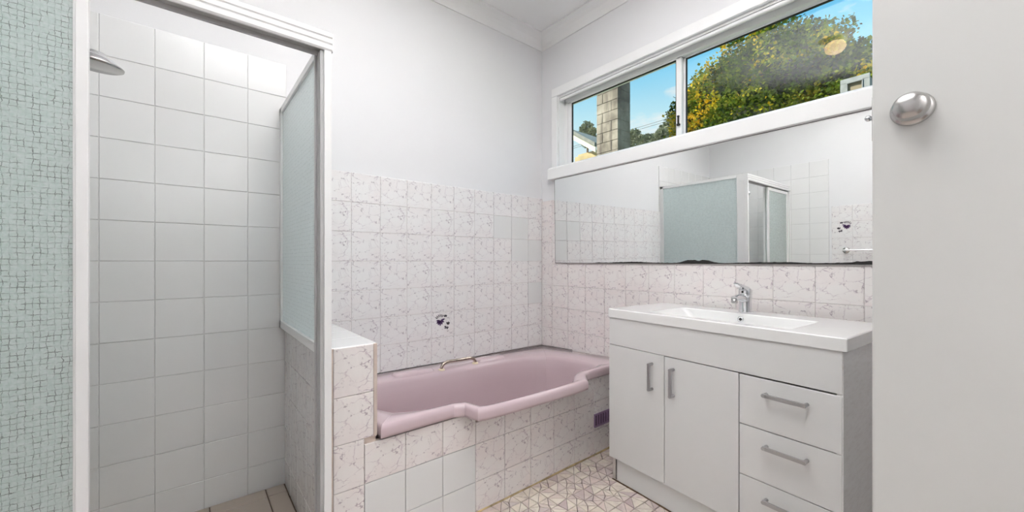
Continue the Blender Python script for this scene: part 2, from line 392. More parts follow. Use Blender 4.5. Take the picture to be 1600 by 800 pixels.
# ------------------------------------------------------------------ mesh helpers
class MB:
    def __init__(s): s.v = []; s.f = []; s.sm = []
    def add(s, vs, fs, smooth=False):
        o = len(s.v); s.v += [tuple(x) for x in vs]; s.f += [tuple(o + i for i in f) for f in fs]; s.sm += [smooth] * len(fs); return s
    def box(s, x0, x1, y0, y1, z0, z1):
        x0, x1 = min(x0, x1), max(x0, x1); y0, y1 = min(y0, y1), max(y0, y1); z0, z1 = min(z0, z1), max(z0, z1)
        vs = [(x0,y0,z0),(x1,y0,z0),(x1,y1,z0),(x0,y1,z0),(x0,y0,z1),(x1,y0,z1),(x1,y1,z1),(x0,y1,z1)]
        return s.add(vs, [(0,3,2,1),(4,5,6,7),(0,1,5,4),(1,2,6,5),(2,3,7,6),(3,0,4,7)])
    def prism(s, poly, axis, a, b, ea=None, eb=None):
        """poly of 2-D points (ccw), extruded along axis 'x','y','z' from a to b"""
        def P(p, t):
            return {'x': (t, p[0], p[1]), 'y': (p[0], t, p[1]), 'z': (p[0], p[1], t)}[axis]
        n = len(poly)
        va = [P(p, a if ea is None else a + ea(p)) for p in poly]; vb = [P(p, b if eb is None else b + eb(p)) for p in poly]
        fs = [tuple(range(n))[::-1], tuple(range(n, 2 * n))] + [(i, (i + 1) % n, n + (i + 1) % n, n + i) for i in range(n)]
        return s.add(va + vb, fs)
    def tube(s, pts, r, n=12, caps=True, smooth=True):
        pts = [Vector(p) for p in pts]; rs = r if isinstance(r, (list, tuple)) else [r] * len(pts)
        rings = []; up = None
        for i, p in enumerate(pts):
            d = (pts[min(i + 1, len(pts) - 1)] - pts[max(i - 1, 0)]).normalized()
            if up is None:
                up = Vector((0, 0, 1)) if abs(d.z) < 0.9 else Vector((1, 0, 0))
            x = d.cross(up).normalized(); up = x.cross(d).normalized()
            rings.append([p + (x * math.cos(2 * math.pi * k / n) + up * math.sin(2 * math.pi * k / n)) * rs[i] for k in range(n)])
        vs = [q for ring in rings for q in ring]; fs = []
        for i in range(len(rings) - 1):
            for k in range(n):
                fs.append((i*n+k, (i+1)*n+k, (i+1)*n+(k+1) % n, i*n+(k+1) % n))
        s.add(vs, fs, smooth)
        if caps:
            s.add(rings[0], [tuple(range(n))]); s.add(rings[-1], [tuple(range(n))[::-1]])
        return s
    def lathe(s, prof, origin=(0, 0, 0), axis=(0, 0, 1), n=32, smooth=True):
        """prof: (radius, height) along axis"""
        ax = Vector(axis).normalized(); t = Vector((1, 0, 0)) if abs(ax.x) < 0.9 else Vector((0, 1, 0))
        x = ax.cross(t).normalized(); y = ax.cross(x); o = Vector(origin)
        vs = [o + ax * h + (x * math.cos(2*math.pi*k/n) + y * math.sin(2*math.pi*k/n)) * max(r, 1e-5) for r, h in prof for k in range(n)]
        fs = [(i*n+k, i*n+(k+1) % n, (i+1)*n+(k+1) % n, (i+1)*n+k) for i in range(len(prof)-1) for k in range(n)]
        return s.add(vs, fs, smooth)
    def mesh(s, name):
        me = bpy.data.meshes.new(name); me.from_pydata(s.v, [], s.f)
        for p, q in zip(me.polygons, s.sm): p.use_smooth = q
        bm = bmesh.new(); bm.from_mesh(me); bmesh.ops.recalc_face_normals(bm, faces=bm.faces); bm.to_mesh(me); bm.free()
        me.update(); return me
    def build(s, name, m, parent=None, bevel=0.0, seg=2):
        o = link(name, s.mesh(name), m, parent)
        if bevel:
            b = o.modifiers.new('bevel', 'BEVEL'); b.width = bevel; b.segments = seg; b.limit_method = 'ANGLE'; b.angle_limit = R(40)
        return o

def link(name, me, m, parent=None):
    o = bpy.data.objects.new(name, me); col.objects.link(o)
    if m is not None and not me.materials: me.materials.append(M[m] if isinstance(m, str) else m)
    if parent is not None: o.parent = parent
    return o
def empty(name, loc=(0, 0, 0), rz=0.0):
    o = bpy.data.objects.new(name, None); col.objects.link(o); o.location = loc; o.rotation_euler = (0, 0, rz); o.empty_display_size = 0.05; return o
def tag(o, label, cat, group=None, kind=None):
    o['label'] = label; o['category'] = cat
    if group: o['group'] = group
    if kind: o['kind'] = kind
    return o
def struct(o, label=None, cat=None):
    o['kind'] = 'structure'
    if label: o['label'] = label
    if cat: o['category'] = cat
    return o

_tc = {}
def tile_mesh(w, h, m, t=0.007, ch=0.0014):
    k = (round(w, 3), round(h, 3), m, t)
    if k not in _tc:
        a, b = w / 2, h / 2
        vs = [(-a,0,-b),(a,0,-b),(a,0,b),(-a,0,b)] + [(-a,-t+ch,-b),(a,-t+ch,-b),(a,-t+ch,b),(-a,-t+ch,b)] + [(-a+ch,-t,-b+ch),(a-ch,-t,-b+ch),(a-ch,-t,b-ch),(-a+ch,-t,b-ch)]
        fs = [(8,9,10,11)]
        for i in range(4):
            j = (i + 1) % 4
            fs += [(i, j, 4 + j, 4 + i), (4 + i, 4 + j, 8 + j, 8 + i)]
        me = bpy.data.meshes.new('tile'); me.from_pydata(vs, [], fs); me.update(); me.materials.append(M[m]); _tc[k] = me
    return _tc[k]
def tile(parent, m, c, w, h, rot=(0, 0, 0), gap=0.0018, jit=0.0004):
    o = bpy.data.objects.new('tile', tile_mesh(w - gap, h - gap, m)); col.objects.link(o)
    o.location = c; o.rotation_euler = (rot[0] + random.uniform(-1, 1) * 0.0025, rot[1], rot[2] + random.uniform(-1, 1) * 0.0025)
    o.parent = parent
    return o
def cuts(lo, hi, ref, step):
    """grid lines clipped to [lo,hi]"""
    k = math.ceil((lo - ref) / step - 1e-6); out = [lo]
    while ref + k * step < hi - 1e-6:
        x = ref + k * step
        if x > lo + 0.004: out.append(x)
        k += 1
    out.append(hi)
    if len(out) > 2 and out[-1] - out[-2] < 0.012: out.pop(-2)
    if len(out) > 2 and out[1] - out[0] < 0.012: out.pop(1)
    return list(zip(out[:-1], out[1:]))
def grid(parent, m, xs, zs, place, rot, skip=None, alt=None):
    for a, b in xs:
        for c, d in zs:
            cx, cz = (a + b) / 2, (c + d) / 2
            if skip and skip(cx, cz): continue
            mm = alt(cx, cz) if alt else None
            tile(parent, mm or m, place(cx, cz), b - a, d - c, rot)

# ------------------------------------------------------------------ the room shell
CEIL = 2.60; WC = -2.74; WD = -2.72
SX = -1.63      # bath side of the shower screen
T = 0.0065      # grout sits this far in front of the plaster
wall_back = struct(MB().box(WC - 0.15, 0.15, 0, 0.15, FLOOR - 0.3, CEIL + 0.15).build('wall_back', 'wall'), 'pale lilac grey painted wall behind bath and shower', 'wall')
wb = MB()
W0, W1, WZ0, WZ1 = -0.16, -2.63, 1.62, 2.14
wb.box(0, 0.15, WD - 0.15, 0, FLOOR - 0.3, WZ0).box(0, 0.15, WD - 0.15, 0, WZ1, CEIL + 0.15)
wb.box(0, 0.15, W0, 0, WZ0, WZ1).box(0, 0.15, WD - 0.15, W1, WZ0, WZ1)
wall_right = struct(wb.build('wall_right', 'wall'), 'pale painted wall with long high window above mirror', 'wall')
wall_left = struct(MB().box(WC - 0.15, WC, WD - 0.15, 0, FLOOR - 0.3, CEIL + 0.15).build('wall_left', 'wall'), 'pale painted wall with towel rail seen in the mirror', 'wall')
D0, D1 = -1.00, -1.80
wf = MB().box(WC, D1, WD - 0.12, WD, FLOOR, CEIL).box(D0, 0, WD - 0.12, WD, FLOOR, CEIL).box(D1, D0, WD - 0.12, WD, 2.06, CEIL)
wall_front = struct(wf.build('wall_front', 'wall'), 'painted wall with doorway behind the camera', 'wall')
hl = MB().box(WC, 0, WD - 1.25, WD - 1.15, FLOOR, CEIL).box(WC - 0.1, WC, WD - 1.25, WD - 0.12, FLOOR, CEIL).box(0, 0.1, WD - 1.25, WD - 0.12, FLOOR, CEIL)
struct(hl.build('wall_hall', 'wall'), 'painted hallway wall beyond the doorway', 'wall')
struct(MB().box(WC - 0.15, 0.15, WD - 1.3, 0.15, CEIL, CEIL + 0.15).build('ceiling', 'ceiling'), 'flat white painted ceiling', 'ceiling')
floor = struct(MB().box(WC - 0.15, 0.15, WD - 1.3, 0.15, FLOOR - 0.15, FLOOR - 0.004).build('floor', 'grout_f'), 'cream pink and mauve triangular mosaic floor', 'floor')

# cornice, mitred in the corners
prof = [(0, 0), (0, -0.085), (0.007, -0.085), (0.010, -0.075), (0.018, -0.055), (0.033, -0.034), (0.054, -0.018), (0.072, -0.011), (0.080, -0.009), (0.080, 0)]
def cornice(name, wall):
    mb = MB()
    if wall == 'back': mb.prism([(-d, CEIL + h) for d, h in prof], 'x', WC, 0, lambda p: -p[0], lambda p: p[0])
    if wall == 'right': mb.prism([(-d, CEIL + h) for d, h in prof], 'y', WD, 0, lambda p: -p[0], lambda p: p[0])
    if wall == 'left': mb.prism([(WC + d, CEIL + h) for d, h in prof], 'y', WD, 0, lambda p: p[0] - WC, lambda p: WC - p[0])
    return struct(mb.build(name, 'cornice'), {'back': 'white cove cornice above the bath wall', 'right': 'white cove cornice above the window', 'left': 'white cove cornice on the wall opposite the window'}[wall], 'cornice')
for i, w in enumerate(('back', 'right', 'left')): cornice('trim_%d' % (i + 1), w)

# ------------------------------------------------------------------ tiling: back wall
g = 0.0045   # grout bed
def bed(parent, m, x0, x1, y0, y1, z0, z1): return MB().box(x0, x1, y0, y1, z0, z1).build('grout_bed', m, parent)
bed(wall_back, 'grout_w', WC, SX, 0.0, -g, FLOOR, 1.899)
bed(wall_back, 'grout_l', SX, 0, 0.0, -g, 0.30, 1.449)
grid(wall_back, 'tile_w', cuts(WC + 0.008, SX, -2.228, 0.15), cuts(FLOOR, 1.90, 1.0, 0.15), lambda a, b: (a, -0.0005, b), (0, 0, 0))
def alt_back(x, z):
    if -0.45 < x < -0.15 and 1.15 < z < 1.30: return 'tile_plain'
    if -0.30 < x and 1.0 < z < 1.15: return 'tile_plain'
    if -0.16 < x < 0 and 0.70 < z < 0.85: return 'tile_plain'
grid(wall_back, 'vein', cuts(SX + 0.002, -0.008, -1.342, 0.15), cuts(0.40, 1.45, 1.0, 0.15), lambda a, b: (a, -0.0005, b), (0, 0, 0), alt=alt_back)

def flower(parent, o, ux, s=1.0):
    """printed posy: two sprays of petals. o origin, ux = in-wall direction, print lies on the tile face"""
    o = Vector(o); ux = Vector(ux); uz = Vector((0, 0, 1)); nrm = ux.cross(uz)
    def petal(mb, cx, cz, ang, l, w):
        d = ux * math.cos(ang) + uz * math.sin(ang); q = ux * -math.sin(ang) + uz * math.cos(ang); c = o + ux * cx * s + uz * cz * s
        pts = [c, c + (d * l * .35 + q * w) * s, c + (d * l * .8 + q * w * .7) * s, c + d * l * s, c + (d * l * .8 - q * w * .7) * s, c + (d * l * .35 - q * w) * s]
        b = [p + nrm * 0.0006 for p in pts]
        mb.add(pts + b, [tuple(range(6)), tuple(range(6, 12))[::-1]] + [(i, (i + 1) % 6, 6 + (i + 1) % 6, 6 + i) for i in range(6)])
    rnd = random.Random(3)
    mb = MB()
    for a in (175, 205, 235, 265, 20, 340, 300): petal(mb, -0.012, 0.024, R(a), 0.026 + rnd.random() * .008, 0.006)
    mb.build('flower_print', 'petal', parent)
    mb = MB()
    for a in (150, 130, 110, 90, 72, 55): petal(mb, -0.014 + math.cos(R(a)) * .018, 0.028 + math.sin(R(a)) * .018, R(a), 0.02, 0.0028)
    for a in (60, 100, 140, 30): petal(mb, 0.020, 0.045, R(a), 0.014, 0.005)
    for a in (80, 50, 120): petal(mb, 0.038, -0.004, R(a), 0.02, 0.005)
    for a in (160, 215, 300, 340): petal(mb, 0.028, -0.016, R(a), 0.016, 0.005)
    mb.build('leaf_print', 'petal_d', parent)
flower(wall_back, (-0.822, -0.0085, 0.625), (1, 0, 0))

# ------------------------------------------------------------------ tiling: window wall
bed(wall_right, 'grout_l', 0.0, -g, -0.001, WD, 0.30, 1.429)
grid(wall_right, 'vein_warm', [(-b, -a) for a, b in cuts(0.008, 2.70, 1.159, 0.15)], cuts(0.38, 1.43, 0.98, 0.15), lambda a, b: (-0.0005, a, b), (0, 0, R(-90)),
     skip=lambda y, z: (-1.78 < y < -0.26 and 0.99 < z < 1.45) or (y < -1.05 and z < 0.53))

# ------------------------------------------------------------------ tiling: left wall
bed(wall_left, 'grout_w', WC, WC + g, -1.10, 0, FLOOR, 1.899)
bed(wall_left, 'grout_l', WC, WC + g, WD, -1.12, FLOOR, 1.449)
grid(wall_left, 'tile_w', cuts(-1.10, -0.008, -1.10, 0.15), cuts(FLOOR, 1.90, 1.0, 0.15), lambda a, b: (WC + 0.0005, a, b), (0, 0, R(90)))
grid(wall_left, 'vein', cuts(-2.70, -1.12, -1.12, 0.15), cuts(0.40, 1.45, 1.0, 0.15), lambda a, b: (WC + 0.0005, a, b), (0, 0, R(90)))
flower(wall_left, (WC + 0.0085, -1.215, 1.235), (0, 1, 0), 1.1)

# ------------------------------------------------------------------ nib wall and bath apron
AY = -0.736
NX0, NX1, NZ = -1.635, -1.482, 0.722
nib = struct(MB().box(NX0 + 0.004, NX1 - 0.004, AY + 0.004, -0.001, FLOOR, NZ - 0.006).build('wall_nib', 'grout_p'), 'low tiled nib wall between shower and bath', 'wall')
zr = [0.106, 0.258, 0.410, 0.562]
nz = [(FLOOR, 0.106), (0.106, 0.258), (0.258, 0.410), (0.410, 0.562), (0.562, NZ)]
grid(nib, 'vein_warm', [(NX0 + 0.012, -1.525), ], nz[:3], lambda a, b: (a, AY + 0.0045, b), (0, 0, 0))
grid(nib, 'vein_warm', [(NX0 + 0.012, NX1 - 0.012)], nz[3:], lambda a, b: (a, AY + 0.0045, b), (0, 0, 0))
for x in (NX0 + 0.006, NX1 - 0.006):
    z0 = FLOOR if x < -1.55 else 0.41
    MB().box(x - 0.006, x + 0.006, AY - 0.0025, AY + 0.006, z0, NZ).build('edge_trim', 'grout_p', nib, 0.002)
grid(nib, 'vein', [(-b, -a) for a, b in cuts(0.008, 0.736, 0.736, 0.15)], cuts(FLOOR, NZ, 1.0, 0.15), lambda a, b: (NX0 + 0.0045, a, b), (0, 0, R(-90)))
grid(nib, 'vein', [(-b, -a) for a, b in cuts(0.008, 0.724, 0.724, 0.15)], cuts(0.40, NZ, 1.0, 0.15), lambda a, b: (NX1 - 0.0045, a, b), (0, 0, R(90)))
for a, b in cuts(-0.732, -0.008, -0.732, 0.15):
    tile(nib, 'tile_w', ((NX0 + NX1) / 2, (a + b) / 2, NZ - 0.0065), 0.150, b - a, (R(-90), 0, 0))

apron = struct(MB().box(-1.53, -1.08, AY + 0.004, AY + 0.02, FLOOR, 0.388).box(-1.08, -0.48, AY + 0.004, AY + 0.02, FLOOR, 0.345).box(-0.48, -0.001, AY + 0.004, AY + 0.02, FLOOR, 0.388).build('wall_apron', 'grout_p'), 'pink veined tiled front of the bath with six plain replacement tiles', 'wall')
def alt_ap(x, z):
    if x < -1.08 and z < 0.258: return 'tile_plain'
def skip_ap(x, z): return -0.34 < x < -0.19 and 0.106 < z < 0.258
acols = [(-1.525, -1.38), (-1.38, -1.23), (-1.23, -1.08)] + [(-1.08 + 0.15 * i, -0.93 + 0.15 * i) for i in range(7)] + [(-0.03, -0.004)]
grid(apron, 'vein_warm', acols, [(FLOOR, 0.106), (0.106, 0.258)], lambda a, b: (a, AY + 0.0045, b), (0, 0, 0), alt=alt_ap)
for c_ in acols:
    grid(apron, 'vein_warm', [c_], [(0.258, 0.347 if -1.09 < c_[0] and c_[1] < -0.47 else 0.390)], lambda a, b: (a, AY + 0.0045, b), (0, 0, 0))
MB().tube([(-1.52 + 0.095 * i, AY - 0.004 + random.uniform(-.001, .001), FLOOR + 0.001 + random.uniform(-.001, .002)) for i in range(17)], [random.uniform(0.0035, 0.006) for i in range(17)], 6).build('sealant_bead', 'sealant', apron)

vent = empty('wall_vent', (-0.33, AY - 0.0045, 0.124))
tag(vent, 'small mauve slotted vent grille set in the bath front tiles', 'vent')
MB().box(0, 0.15, -0.003, 0.004, 0, 0.008).box(0, 0.15, -0.003, 0.004, 0.062, 0.070).box(0, 0.006, -0.003, 0.004, 0.008, 0.062).box(0.144, 0.15, -0.003, 0.004, 0.008, 0.062).build('frame', 'vent', vent)
MB().box(0.002, 0.148, 0.0005, 0.001, 0.004, 0.066).build('slot_shade', 'ventdark', vent)  # dark plate over the tile, painted as the shade inside the slots
for i in range(6): MB().box(0.0165 + i * 0.0205, 0.0275 + i * 0.0205, -0.003, 0.002, 0.008, 0.062).build('slat', 'vent', vent)

# ------------------------------------------------------------------ shower floor and mosaic floor
sf = struct(MB().box(WC, NX0, -0.80, 0, FLOOR - 0.01, FLOOR + 0.0).build('floor_shower', 'grout_s'), 'beige square tiled shower floor', 'floor')
for a, b in cuts(WC + 0.01, NX0 - 0.006, -1.713, 0.197):
    for c, d in cuts(-0.79, -0.012, -0.085, 0.197):
        tile(sf, 'tile_beige', ((a + b) / 2, (c + d) / 2, FLOOR - 0.0005), b - a, d - c, (R(-90), 0, 0), gap=0.004)

def floor_mosaic():
    rnd = random.Random(11); S = 0.056; x0, y0 = -2.74, -0.738; nx, ny = 49, 37
    P = {}
    for i in range(nx + 1):
        for j in range(ny + 1):
            jx = rnd.uniform(-.006, .006) if i % 2 else 0; jy = rnd.uniform(-.006, .006) if (j % 2 and j) else 0
            P[i, j] = Vector((x0 + i * S + jx + (0.012 * math.sin(j * 1.7 + i) if i % 3 == 1 else 0), y0 - j * S + jy, 0))
    tris = []
    for i in range(nx):
        for j in range(ny):
            a, b, c, d = P[i, j], P[i + 1, j], P[i + 1, j + 1], P[i, j + 1]
            k = rnd.random()
            if k < 0.40: tris += [(a, b, c), (a, c, d)]
            elif k < 0.72: tris += [(a, b, d), (b, c, d)]
            else:
                m = (a + b + c + d) / 4 + Vector((rnd.uniform(-.012, .012), rnd.uniform(-.012, .012), 0))
                tris += [(a, b, m), (b, c, m), (c, d, m), (d, a, m)]
    out = []
    for t in tris:
        c = sum(t, Vector()) / 3
        if c.y < WD - 0.02 or c.x > -0.02: continue
        if c.x < -1.63 and c.y > -0.80: continue
        # the vanity stands here
        if c.x > -0.38 and -1.82 < c.y < -0.97: continue
        dist = (c - Vector((-0.78, -1.05, 0))).length
        out.append((dist, t, c))
    out.sort(key=lambda q: q[0])
    def geo(t, c):
        q = []
        for p in t:
            v = c - p; q.append(p + v.normalized() * min(0.0032, v.length * .4))
        q2 = [p + (c - p).normalized() * 0.0012 for p in q]
        return q, q2
    for k, (dist, t, c) in enumerate(out[:300]):
        q, q2 = geo(t, c); h = rnd.uniform(0, .0008)
        vs = [(p - c) + Vector((0, 0, -.006)) for p in q] + [(p - c) + Vector((0, 0, -.0008 + h)) for p in q] + [(p - c) + Vector((0, 0, h)) for p in q2]
        fs = [(8, 7, 6)]
        for i in range(3):
            j = (i + 1) % 3; fs += [(3 + i, 3 + j, j, i), (6 + i, 6 + j, 3 + j, 3 + i)]
        me = bpy.data.meshes.new('mosaic_tile'); me.from_pydata([tuple(v) for v in vs], [], fs); me.update()
        at = me.attributes.new('tone', 'FLOAT', 'FACE'); tv = rnd.random()
        for d_ in at.data: d_.value = tv
        o = link('mosaic_tile', me, 'mosaic', floor); o.location = (c.x, c.y, FLOOR)
    vs, fs, tv = [], [], []
    for dist, t, c in out[300:]:
        q, q2 = geo(t, c); o = len(vs)
        vs += [(p.x, p.y, FLOOR - .006) for p in q] + [(p.x, p.y, FLOOR) for p in q2]
        f = [(5, 4, 3)] + [(3 + i, 3 + (i + 1) % 3, (i + 1) % 3, i) for i in range(3)]
        fs += [tuple(o + x for x in y) for y in f]; r = rnd.random(); tv += [r] * 4
    me = bpy.data.meshes.new('mosaic_field'); me.from_pydata(vs, [], fs); me.update()
    at = me.attributes.new('tone', 'FLOAT', 'FACE')
    for d_, v in zip(at.data, tv): d_.value = v
    link('mosaic_field', me, 'mosaic', floor)['kind'] = 'stuff'
floor_mosaic()

# ------------------------------------------------------------------ bath
def bathtub():
    t = empty('bathtub', (-0.745, -0.38, FLOOR))
    tag(t, 'mauve pink enamel bathtub with stepped front rim built into tiled surround', 'bathtub')
    # matching control points: (outer, inner edge, floor)
    K = [((-1.476, -0.010), (-1.40, -0.21), (-1.18, -0.30)), ((-1.30, -0.010), (-1.30, -0.185), (-1.12, -0.27)),
         ((-0.75, -0.010), (-0.76, -0.185), (-0.74, -0.27)), ((-0.20, -0.010), (-0.38, -0.215), (-0.46, -0.29)),
         ((-0.012, -0.010), (-0.255, -0.30), (-0.37, -0.34)), ((-0.012, -0.20), (-0.20, -0.40), (-0.33, -0.40)),
         ((-0.012, -0.58), (-0.19, -0.56), (-0.32, -0.50)), ((-0.012, -0.752), (-0.24, -0.685), (-0.35, -0.58)),
         ((-0.20, -0.752), (-0.32, -0.708), (-0.40, -0.61)), ((-0.385, -0.752), (-0.44, -0.712), (-0.46, -0.63)),
         ((-0.425, -0.765), (-0.485, -0.735), (-0.50, -0.635)), ((-0.505, -0.845), (-0.55, -0.80), (-0.55, -0.64)),
         ((-0.56, -0.855), (-0.60, -0.812), (-0.62, -0.64)), ((-0.85, -0.855), (-0.85, -0.812), (-0.85, -0.64)),
         ((-1.09, -0.850), (-1.06, -0.806), (-1.02, -0.64)), ((-1.135, -0.835), (-1.098, -0.79), (-1.06, -0.635)),
         ((-1.150, -0.765), (-1.115, -0.715), (-1.10, -0.63)), ((-1.185, -0.748), (-1.17, -0.695), (-1.13, -0.62)),
         ((-1.34, -0.750), (-1.30, -0.690), (-1.18, -0.60)), ((-1.476, -0.754), (-1.385, -0.64), (-1.22, -0.56)),
         ((-1.476, -0.60), (-1.42, -0.54), (-1.24, -0.50)), ((-1.476, -0.25), (-1.43, -0.32), (-1.23, -0.36))]
    K = K[::-1]
    # keep the outer corners crisp by doubling them
    sharp = {(-1.476, -0.010), (-0.012, -0.010), (-0.012, -0.752), (-1.476, -0.754)}
    jog = {(-0.385, -0.752), (-0.505, -0.845), (-1.135, -0.835), (-1.150, -0.765), (-1.185, -0.748)}
    Q = []
    for k in K:
        Q.append(k)
        if k[0] in jog: Q.append((k[0], k[1], k[2]))
        if k[0] in sharp: Q.append((k[0], (k[1][0] * .999, k[1][1] * .999), k[2])); Q.append((k[0], k[1], k[2]))
    def chaikin(L):
        o = []
        for i in range(len(L)):
            a, b = L[i], L[(i + 1) % len(L)]
            o.append(tuple(tuple(a[j][d] * .75 + b[j][d] * .25 for d in range(2)) for j in range(3)))
            o.append(tuple(tuple(a[j][d] * .25 + b[j][d] * .75 for d in range(2)) for j in range(3)))
        return o
    for _ in range(3): Q = chaikin(Q)
    n = len(Q)
    def ztop(x, y): return 0.402 + 0.036 * min(1, max(0, -y / 0.74)) - 0.010 * (x + 0.75)
    def lerp(a, b, t): return (a[0] + (b[0] - a[0]) * t, a[1] + (b[1] - a[1]) * t)
    def outw(o, i_, d):
        v = Vector((o[0] - i_[0], o[1] - i_[1])); L = v.length or 1; return (o[0] + v.x / L * d, o[1] + v.y / L * d)
    rings = []
    def ring(f): rings.append([f(*q) for q in Q])
    def at(p, dz): return (p[0], p[1], ztop(p[0], p[1]) + dz)
    ring(lambda o, i, b: at(outw(o, i, -0.012), -0.046))
    ring(lambda o, i, b: at(outw(o, i, -0.002), -0.046))
    ring(lambda o, i, b: at(outw(o, i, 0.0), -0.036))
    ring(lambda o, i, b: at(outw(o, i, -0.001), -0.016))
    ring(lambda o, i, b: at(outw(o, i, -0.006), -0.005))
    ring(lambda o, i, b: at(outw(o, i, -0.016), 0.0))
    ring(lambda o, i, b: at(lerp(o, i, 0.55), -0.002))
    ring(lambda o, i, b: at(outw(i, o, -0.012), -0.004))
    ring(lambda o, i, b: at(i, -0.012))
    def clampy(p, m): return (p[0], max(p[1], m))
    ring(lambda o, i, b: at(clampy(outw(i, o, 0.006), -0.795), -0.030))
    def lowp(i, o): return clampy(outw(i, o, 0.018), -0.712)
    ring(lambda o, i, b: at(lowp(i, o), -0.075))
    for k in (0.12, 0.35, 0.6, 0.8, 0.92):
        def f(o, i, b, k=k):
            w = (1 - math.sqrt(max(0, 1 - k * k))); q0 = lowp(i, o)
            p = lerp(q0, b, 0.22 * k + 0.55 * w); z = ztop(*q0) - 0.075
            return (p[0], p[1], z + (0.055 - z) * math.sin(k * math.pi / 2) ** 0.9)
        ring(f)
    ring(lambda o, i, b: (b[0], b[1], 0.050))
    ring(lambda o, i, b: (b[0] * .5 - .37, b[1] * .5 - .23, 0.046))
    off = Vector((0.745, 0.38, -FLOOR))
    mb = MB(); vs = [Vector(p) + off for r in rings for p in r]
    fs = [(r * n + k, r * n + (k + 1) % n, (r + 1) * n + (k + 1) % n, (r + 1) * n + k) for r in range(len(rings) - 1) for k in range(n)]
    fs.append(tuple((len(rings) - 1) * n + k for k in range(n)))
    mb.add(vs, fs, True)
    mb.build('shell', 'bath', t)
    # moulded soap ledges on the back rim
    for x0, x1 in ((-1.17, -0.95), (-0.66, -0.46)):
        m2 = MB(); pts = []
        for lev, (ins, dz) in enumerate(((0, -0.003), (0.006, 0.008), (0.014, 0.011))):
            xa, xb, ya, yb = x0 + ins, x1 - ins, -0.165 + ins, -0.075 - ins; rr = 0.028 - ins * .6
            loop = []
            for cx, cy, a0 in ((xb - rr, yb - rr, 0), (xa + rr, yb - rr, 90), (xa + rr, ya + rr, 180), (xb - rr, ya + rr, 270)):
                for s_ in range(5):
                    a = R(a0 + s_ * 22.5); p = (cx + rr * math.cos(a), cy + rr * math.sin(a)); loop.append(Vector((p[0], p[1], ztop(*p) + dz)) + off)
            pts.append(loop)
        k = len(pts[0]); vs = [p for l in pts for p in l]
        fs = [(r * k + i, r * k + (i + 1) % k, (r + 1) * k + (i + 1) % k, (r + 1) * k + i) for r in range(2) for i in range(k)] + [tuple(2 * k + i for i in range(k))]
        m2.add(vs, fs, True).build('soap_ledge', 'bath', t)
    # grab handle on the back rim
    hx0, hx1, hy = -0.915, -0.695, -0.165
    z = ztop(-0.8, hy)
    arc = [(hx0, hy, z - 0.003), (hx0, hy, z + 0.012), (hx0 + 0.012, hy, z + 0.028), (hx0 + 0.035, hy, z + 0.036), (hx1 - 0.035, hy, z + 0.034), (hx1 - 0.012, hy, z + 0.026), (hx1, hy, z + 0.010), (hx1, hy, z - 0.003)]
    h = MB().tube([Vector(p) + off for p in arc], 0.0085, 14).build('grab_handle', 'oldchrome', t); h['label'] = 'tarnished chrome grab handle'
    for x in (hx0, hx1): MB().lathe([(0.0, 0.0045), (0.012, 0.0045), (0.017, 0.002), (0.018, -0.004)], Vector((x, hy, z)) + off, n=20).build('rosette', 'rose', h)
    # drain
    MB().lathe([(0.0, 0.002), (0.022, 0.002), (0.028, 0.0), (0.028, -0.004)], Vector((-0.42, -0.46, 0.051)) + off, n=24).build('drain', 'chrome', t)
    # sealant gap along the wall
    MB().tube([Vector((x, -0.0085, ztop(x, 0) + 0.0005)) + off for x in (-1.475, -1.0, -0.5, -0.010)] + [Vector((-0.0095, y, ztop(0, y) + 0.0005)) + off for y in (-0.15, -0.30)], 0.0016, 6).build('wall_joint', 'black', t)
bathtub()

# ------------------------------------------------------------------ window
win = struct(empty('window_1', (0, W0, WZ0)), 'long high white framed sliding window above the mirror', 'window')
def wbx(name, m, x0, x1, y0, y1, z0, z1, bev=0.002):
    return MB().box(x0, x1, y0 - W0, y1 - W0, z0 - WZ0, z1 - WZ0).build(name, m, win, bev)
AT = 0.020
wbx('head_casing', 'trim', -AT, 0.0, -0.115, W1 - 0.05, 2.140, 2.200, 0.004)
wbx('side_casing', 'trim', -AT, 0.0, -0.115, -0.165, 1.646, 2.140, 0.004)
wbx('side_casing', 'trim', -AT, 0.0, W1 + 0.005, W1 - 0.045, 1.646, 2.140, 0.004)
MB().prism([(-0.045, 1.566 - WZ0), (0.0, 1.566 - WZ0), (0.06, 1.600 - WZ0), (0.06, 1.646 - WZ0), (-0.030, 1.650 - WZ0), (-0.045, 1.638 - WZ0)], 'y', 0.06, W1 - 0.07 - W0).build('sill', 'trim', win, 0.003)
wbx('head_liner', 'trim', 0.0, 0.06, W0, W1, 2.128, 2.140, 0)
wbx('jamb_liner', 'trim', 0.0, 0.06, W0, W0 - 0.012, 1.646, 2.128, 0)
wbx('jamb_liner', 'trim', 0.0, 0.06, W1, W1 + 0.012, 1.646, 2.128, 0)
MB().tube([(0.012, -0.015, 2.118 - WZ0), (0.012, W1 - W0 + 0.03, 2.118 - WZ0)], 0.010, 12).build('blind_rod', 'trim', win)
